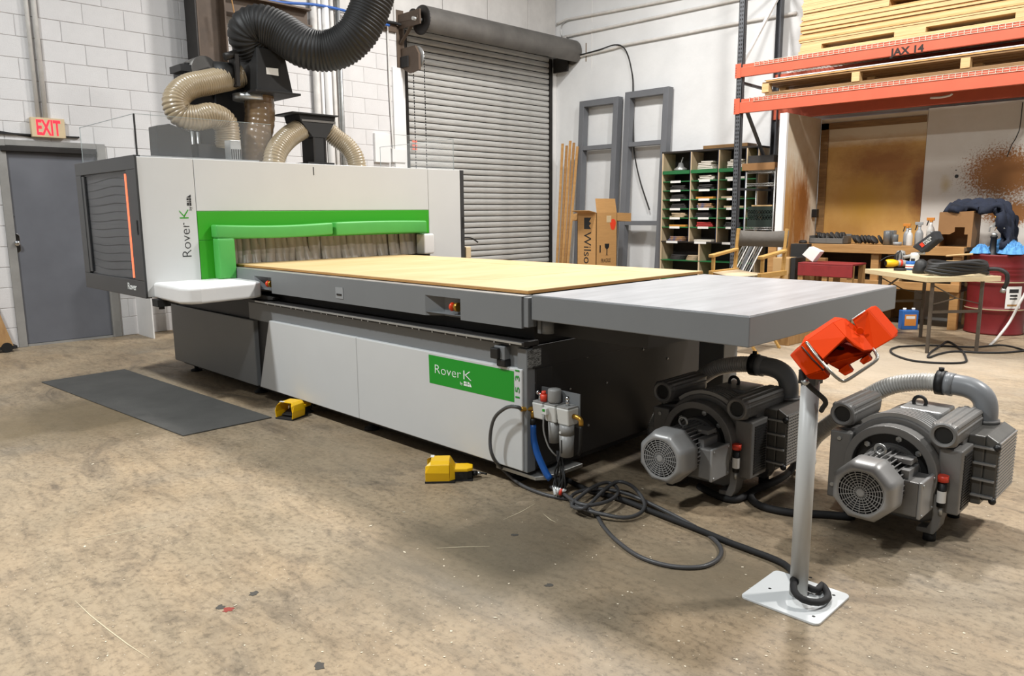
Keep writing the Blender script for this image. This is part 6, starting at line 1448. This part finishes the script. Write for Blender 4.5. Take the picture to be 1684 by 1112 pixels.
tag(MB().box(PY(1230, 262, 9.75).x, PY(1272, 262, 9.75).x, 9.76, 10.04, wz[0]+.102, wz[0]+.2).build('grey_case', 'c_dark', bevel=.003), 'dark grey case stacked on the brown wooden box', 'case')
tag(MB().box(PY(1236, 334, 9.8).x, PY(1270, 334, 9.8).x, 9.8, 10.0, z0+.276, z0+.295).build('wood_stick', 'lumber', bevel=.002), 'pale slat lying across the green crate', 'slat')

tag(MB().box(-5.03, -4.57, 10.2, 10.215, 0, 1.75).build('black_board', 'shelf_dark', bevel=.002), 'dark board standing behind the wire shelf', 'board')
# ------------------------------------------------------------------ grey frames, strips, cardboard box in the corner
mat('frame_steel', '#67696d', .5, var=.04, scale=5)
def lean_frame(x0, x1, zt, lab, rung):
    t = thing('metal_framework', lab, 'frame', ((x0+x1)/2, 10.15, 0), 'grey frames leaning on the right wall')
    yb, yt = 10.14, 10.30; D = .13; w = .1
    def Y(z): return yb+(yt-yb)*z/zt
    for a, b in ((x0, x0+w), (x1-w, x1)):
        MB().hexa([(a, Y(0), 0), (b, Y(0), 0), (b, Y(0)+D, 0), (a, Y(0)+D, 0)], [(a, Y(zt), zt), (b, Y(zt), zt), (b, Y(zt)+D, zt), (a, Y(zt)+D, zt)]).build('stile', 'frame_steel', t, bevel=.004)
    for z0, z1, d0 in ((zt-w, zt, 0), (0.02, .12, 0), (rung, rung+.07, .01), (rung-1.25, rung-1.18, .01)):
        MB().hexa([(x0+w, Y(z0)+d0, z0), (x1-w, Y(z0)+d0, z0), (x1-w, Y(z0)+D, z0), (x0+w, Y(z0)+D, z0)], [(x0+w, Y(z1)+d0, z1), (x1-w, Y(z1)+d0, z1), (x1-w, Y(z1)+D, z1), (x0+w, Y(z1)+D, z1)]).build('rail', 'frame_steel', t, bevel=.003)
f1a, f1b = PY(953, 167, 10.3), PY(1017, 155, 10.3); f2a, f2b = PY(1028, 152, 10.3), PY(1100, 143, 10.3)
lean_frame(f1a.x, f1b.x, f1a.z, 'left grey steel frame leaning on the wall beside the roll-up door', PY(975, 246, 10.25).z)
lean_frame(f2a.x, f2b.x, f2a.z, 'right grey steel frame leaning on the wall beside the pigeonhole shelf', PY(1050, 240, 10.25).z)
for i, (x, yt) in enumerate(((922, 236), (927, 239), (931, 231), (935, 234), (939, 240))):
    p = PY(x, yt, 10.05); q = PY(x-2, 430, 10.0)
    tag(MB().bar((p.x-.04, 9.97, 0), (p.x, 10.1+.03*i, p.z), .045, .02, up=(0, 1, 0)).build('wood_strip', 'bench_wood' if i % 2 else 'lumber_edge', bevel=.002), ['leftmost wooden strip standing in the corner by the roll-up door', 'second wooden strip from the left in the corner', 'tallest wooden strip in the middle of the corner bundle', 'fourth wooden strip from the left in the corner', 'rightmost wooden strip of the corner bundle'][i], 'wood strip', 'wooden strips in the corner')
cbx = thing('shipping_box', 'tall open cardboard shipping box with black fragile print', 'cardboard box', (-7.3, 9.3, 0))
E0 = PY(981, 350, 9.0); bxX, bxY = E0.x, 9.0
BWx, BWy = .37, .44; zt = 1.352
BWy = PX(1015, 347, bxX).y-bxY
MB().box(bxX-BWx, bxX, bxY, bxY+BWy, .0, .01).box(bxX-BWx, bxX, bxY, bxY+.008, 0, zt).box(bxX-.008, bxX, bxY, bxY+BWy, 0, zt).box(bxX-BWx, bxX, bxY+BWy-.008, bxY+BWy, 0, zt).box(bxX-BWx, bxX-BWx+.008, bxY, bxY+BWy, 0, zt).build('box_walls', 'cardboard', cbx)
MB().hexa([(bxX-.006, bxY+.01, zt), (bxX, bxY+.01, zt), (bxX, bxY+BWy-.01, zt), (bxX-.006, bxY+BWy-.01, zt)], [(bxX-.036, bxY+.01, zt+.21), (bxX-.03, bxY+.01, zt+.21), (bxX-.03, bxY+BWy-.02, zt+.21), (bxX-.036, bxY+BWy-.02, zt+.21)]).build('flap', 'cardboard', cbx)
MB().hexa([(bxX-BWx+.01, bxY-.16, zt+.03), (bxX-.01, bxY-.16, zt+.03), (bxX-.01, bxY, zt), (bxX-BWx+.01, bxY, zt)], [(bxX-BWx+.01, bxY-.16, zt+.036), (bxX-.01, bxY-.16, zt+.036), (bxX-.01, bxY, zt+.006), (bxX-BWx+.01, bxY, zt+.006)]).build('flap', 'cardboard', cbx)
MB().hexa([(bxX-BWx, bxY+BWy, zt-.12), (bxX-.0, bxY+BWy, zt-.12), (bxX-.0, bxY+BWy+.36, zt-.14), (bxX-BWx, bxY+BWy+.36, zt-.14)], [(bxX-BWx, bxY+BWy, zt-.114), (bxX, bxY+BWy, zt-.0), (bxX, bxY+BWy+.36, zt-.01), (bxX-BWx, bxY+BWy+.36, zt-.134)]).build('flap', 'cardboard', cbx)
MB().hexa([(bxX-BWx-.12, bxY+.02, zt-.12), (bxX-BWx, bxY+.02, zt-.1), (bxX-BWx, bxY+BWy-.02, zt-.1), (bxX-BWx-.12, bxY+BWy-.02, zt-.12)], [(bxX-BWx-.12, bxY+.02, zt-.02), (bxX-BWx, bxY+.02, zt-.0), (bxX-BWx, bxY+BWy-.02, zt-.0), (bxX-BWx-.12, bxY+BWy-.02, zt-.02)]).build('flap', 'cardboard', cbx)
text('Wilson', 'print_letters', 'logo_black', cbx, frame((bxX-.235, bxY-.001, 1.07), (0, 0, -1), (1, 0, 0)), .2, .0005, 1.0)
MB().prism([(bxX-.235, 1.11), (bxX-.235, 1.28), (bxX-.1, 1.28), (bxX-.14, 1.22), (bxX-.1, 1.2), (bxX-.14, 1.16), (bxX-.1, 1.11)], bxY-.002, bxY, 'XZ').build('print_logo', 'logo_black', cbx)
yy0 = bxY+.06
text('FRAGILE', 'print_letters', 'logo_black', cbx, frame((bxX+.001, bxY+.11, PX(990, 432, bxX).z), (0, 1, 0), (0, 0, 1)), .085, .0005, .78)
gc = PX(998, 410, bxX); gs = .13
MB().prism([(gc.y-.055, gc.z+.085), (gc.y+.055, gc.z+.085), (gc.y+.05, gc.z+.03), (gc.y+.01, gc.z+.0), (gc.y+.01, gc.z-.085), (gc.y+.04, gc.z-.09), (gc.y-.04, gc.z-.09), (gc.y-.01, gc.z-.085), (gc.y-.01, gc.z), (gc.y-.05, gc.z+.03)], bxX, bxX+.002, 'YZ').build('print_glass_symbol', 'logo_black', cbx)
pb = PX(987, 410, bxX); MB().box(bxX, bxX+.002, pb.y-.015, pb.y+.012, pb.z-.05, pb.z+.06).build('print_bar', 'logo_black', cbx)
mat('spray_red', '#e3401f', .7)
sp = PX(1008, 369, bxX); MB().prism([(sp.y+.07*math.cos(a)*(1+.1*math.sin(3*a)), sp.z+.085*math.sin(a)) for a in [k*math.pi/12 for k in range(24)]], bxX, bxX+.0015, 'YZ').build('spray_mark', 'spray_red', cbx)
tp_ = PX(1001, 358, bxX); MB().box(bxX, bxX+.002, tp_.y-.05, tp_.y+.06, tp_.z-.07, tp_.z+.03).build('tape', 'sign_tan', cbx)

# ------------------------------------------------------------------ debris and marks on the floor
random.seed(21)
mat('chip', '#d9ccb4', .8); mat('mark_dark', '#4a4640', .8); mat('mark_red', '#8e3a30', .8); mat('mark_pale', '#cbbd9f', .8)
m = MB()
for i in range(650):
    x = random.uniform(40, 1660); y = 560+540*random.random()**.9
    p = PZ(x, y, .0)
    if p.y > 9.4 or p.x < -9.1: continue
    if -7.3 < p.x < -2.4 and p.y > 2.5 and p.y < 4.4: continue
    s_ = random.uniform(.002, .006)*(1 if random.random() < .95 else 2.2); a = random.uniform(0, 3.14)
    c, s2 = math.cos(a)*s_, math.sin(a)*s_; k = random.uniform(.3, .9)
    m.add([(p.x+c, p.y+s2, .0015), (p.x-s2*k, p.y+c*k, .001), (p.x-c, p.y-s2, .0015), (p.x+s2*k, p.y-c*k, .002)], [(0, 1, 2, 3)])
tag(m.build('wood_chips', 'chip'), 'pale specks of sawdust and chips scattered over the floor', 'debris', kind='stuff')
def stain(x, y, rx, ry, m, lab, seed, name='floor_stain'):
    p = PZ(x, y, 0); r = random.Random(seed); pts = []
    for k in range(16):
        a = k*math.pi/8; q = r.uniform(.55, 1.1); v = _r0*(rx*q*math.cos(a))+Vector((_f.x, _f.y, 0)).normalized()*(ry*q*math.sin(a)); pts.append((p.x+v.x, p.y+v.y))
    tag(MB().prism(pts, .0002, .0012).build(name, m), lab, 'stain', 'marks on the floor')
stain(375, 1003, .022, .02, 'mark_red', 'dark red paint blot on the floor at lower left', 1)
stain(362, 999, .016, .02, 'mark_dark', 'dark speckle left of the red paint blot', 2)
stain(418, 976, .02, .02, 'mark_dark', 'dark smudge on the floor above the red blot', 3)
stain(526, 1096, .018, .03, 'mark_dark', 'dark smudge near the bottom edge of the floor', 4)
stain(903, 963, .018, .014, 'mark_dark', 'dark smudge on the floor below the air hose loop', 5)
stain(846, 880, .018, .014, 'mark_dark', 'dark smudge on the floor left of the air hose loop', 6)
def scratch(pts, w, m, lab):
    P_ = [PZ(x, y, 0) for x, y in pts]; mb = MB(); vs = []
    for i, p in enumerate(P_):
        d = (P_[min(i+1, len(P_)-1)]-P_[max(i-1, 0)]).normalized(); nrm = Vector((-d.y, d.x, 0)); ww = w*(1 if 0 < i < len(P_)-1 else .3)
        vs += [p+nrm*ww+Vector((0, 0, .001)), p-nrm*ww+Vector((0, 0, .001))]
    mb.add(vs, [(2*i, 2*i+1, 2*i+3, 2*i+2) for i in range(len(P_)-1)])
    tag(mb.build('floor_scratch', m), lab, 'scratch', 'scratches on the floor')
scratch([(123, 988), (148, 1012), (178, 1036), (210, 1060), (245, 1083)], .0018, 'mark_pale', 'long pale scratch on the floor at lower left')
scratch([(132, 889), (190, 878), (257, 863)], .0022, 'mark_pale', 'pale straight scratch on the floor at the left')
scratch([(828, 855), (855, 843), (880, 829)], .0022, 'mark_pale', 'pale scratch on the floor left of the air hose knot')
scratch([(718, 902), (760, 900), (805, 899)], .003, 'mark_pale', 'faint horizontal scratch in the middle of the floor')
scratch([(893, 845), (905, 855), (915, 860)], .0025, 'mark_pale', 'short curved pale scratch beside the air hose loop')
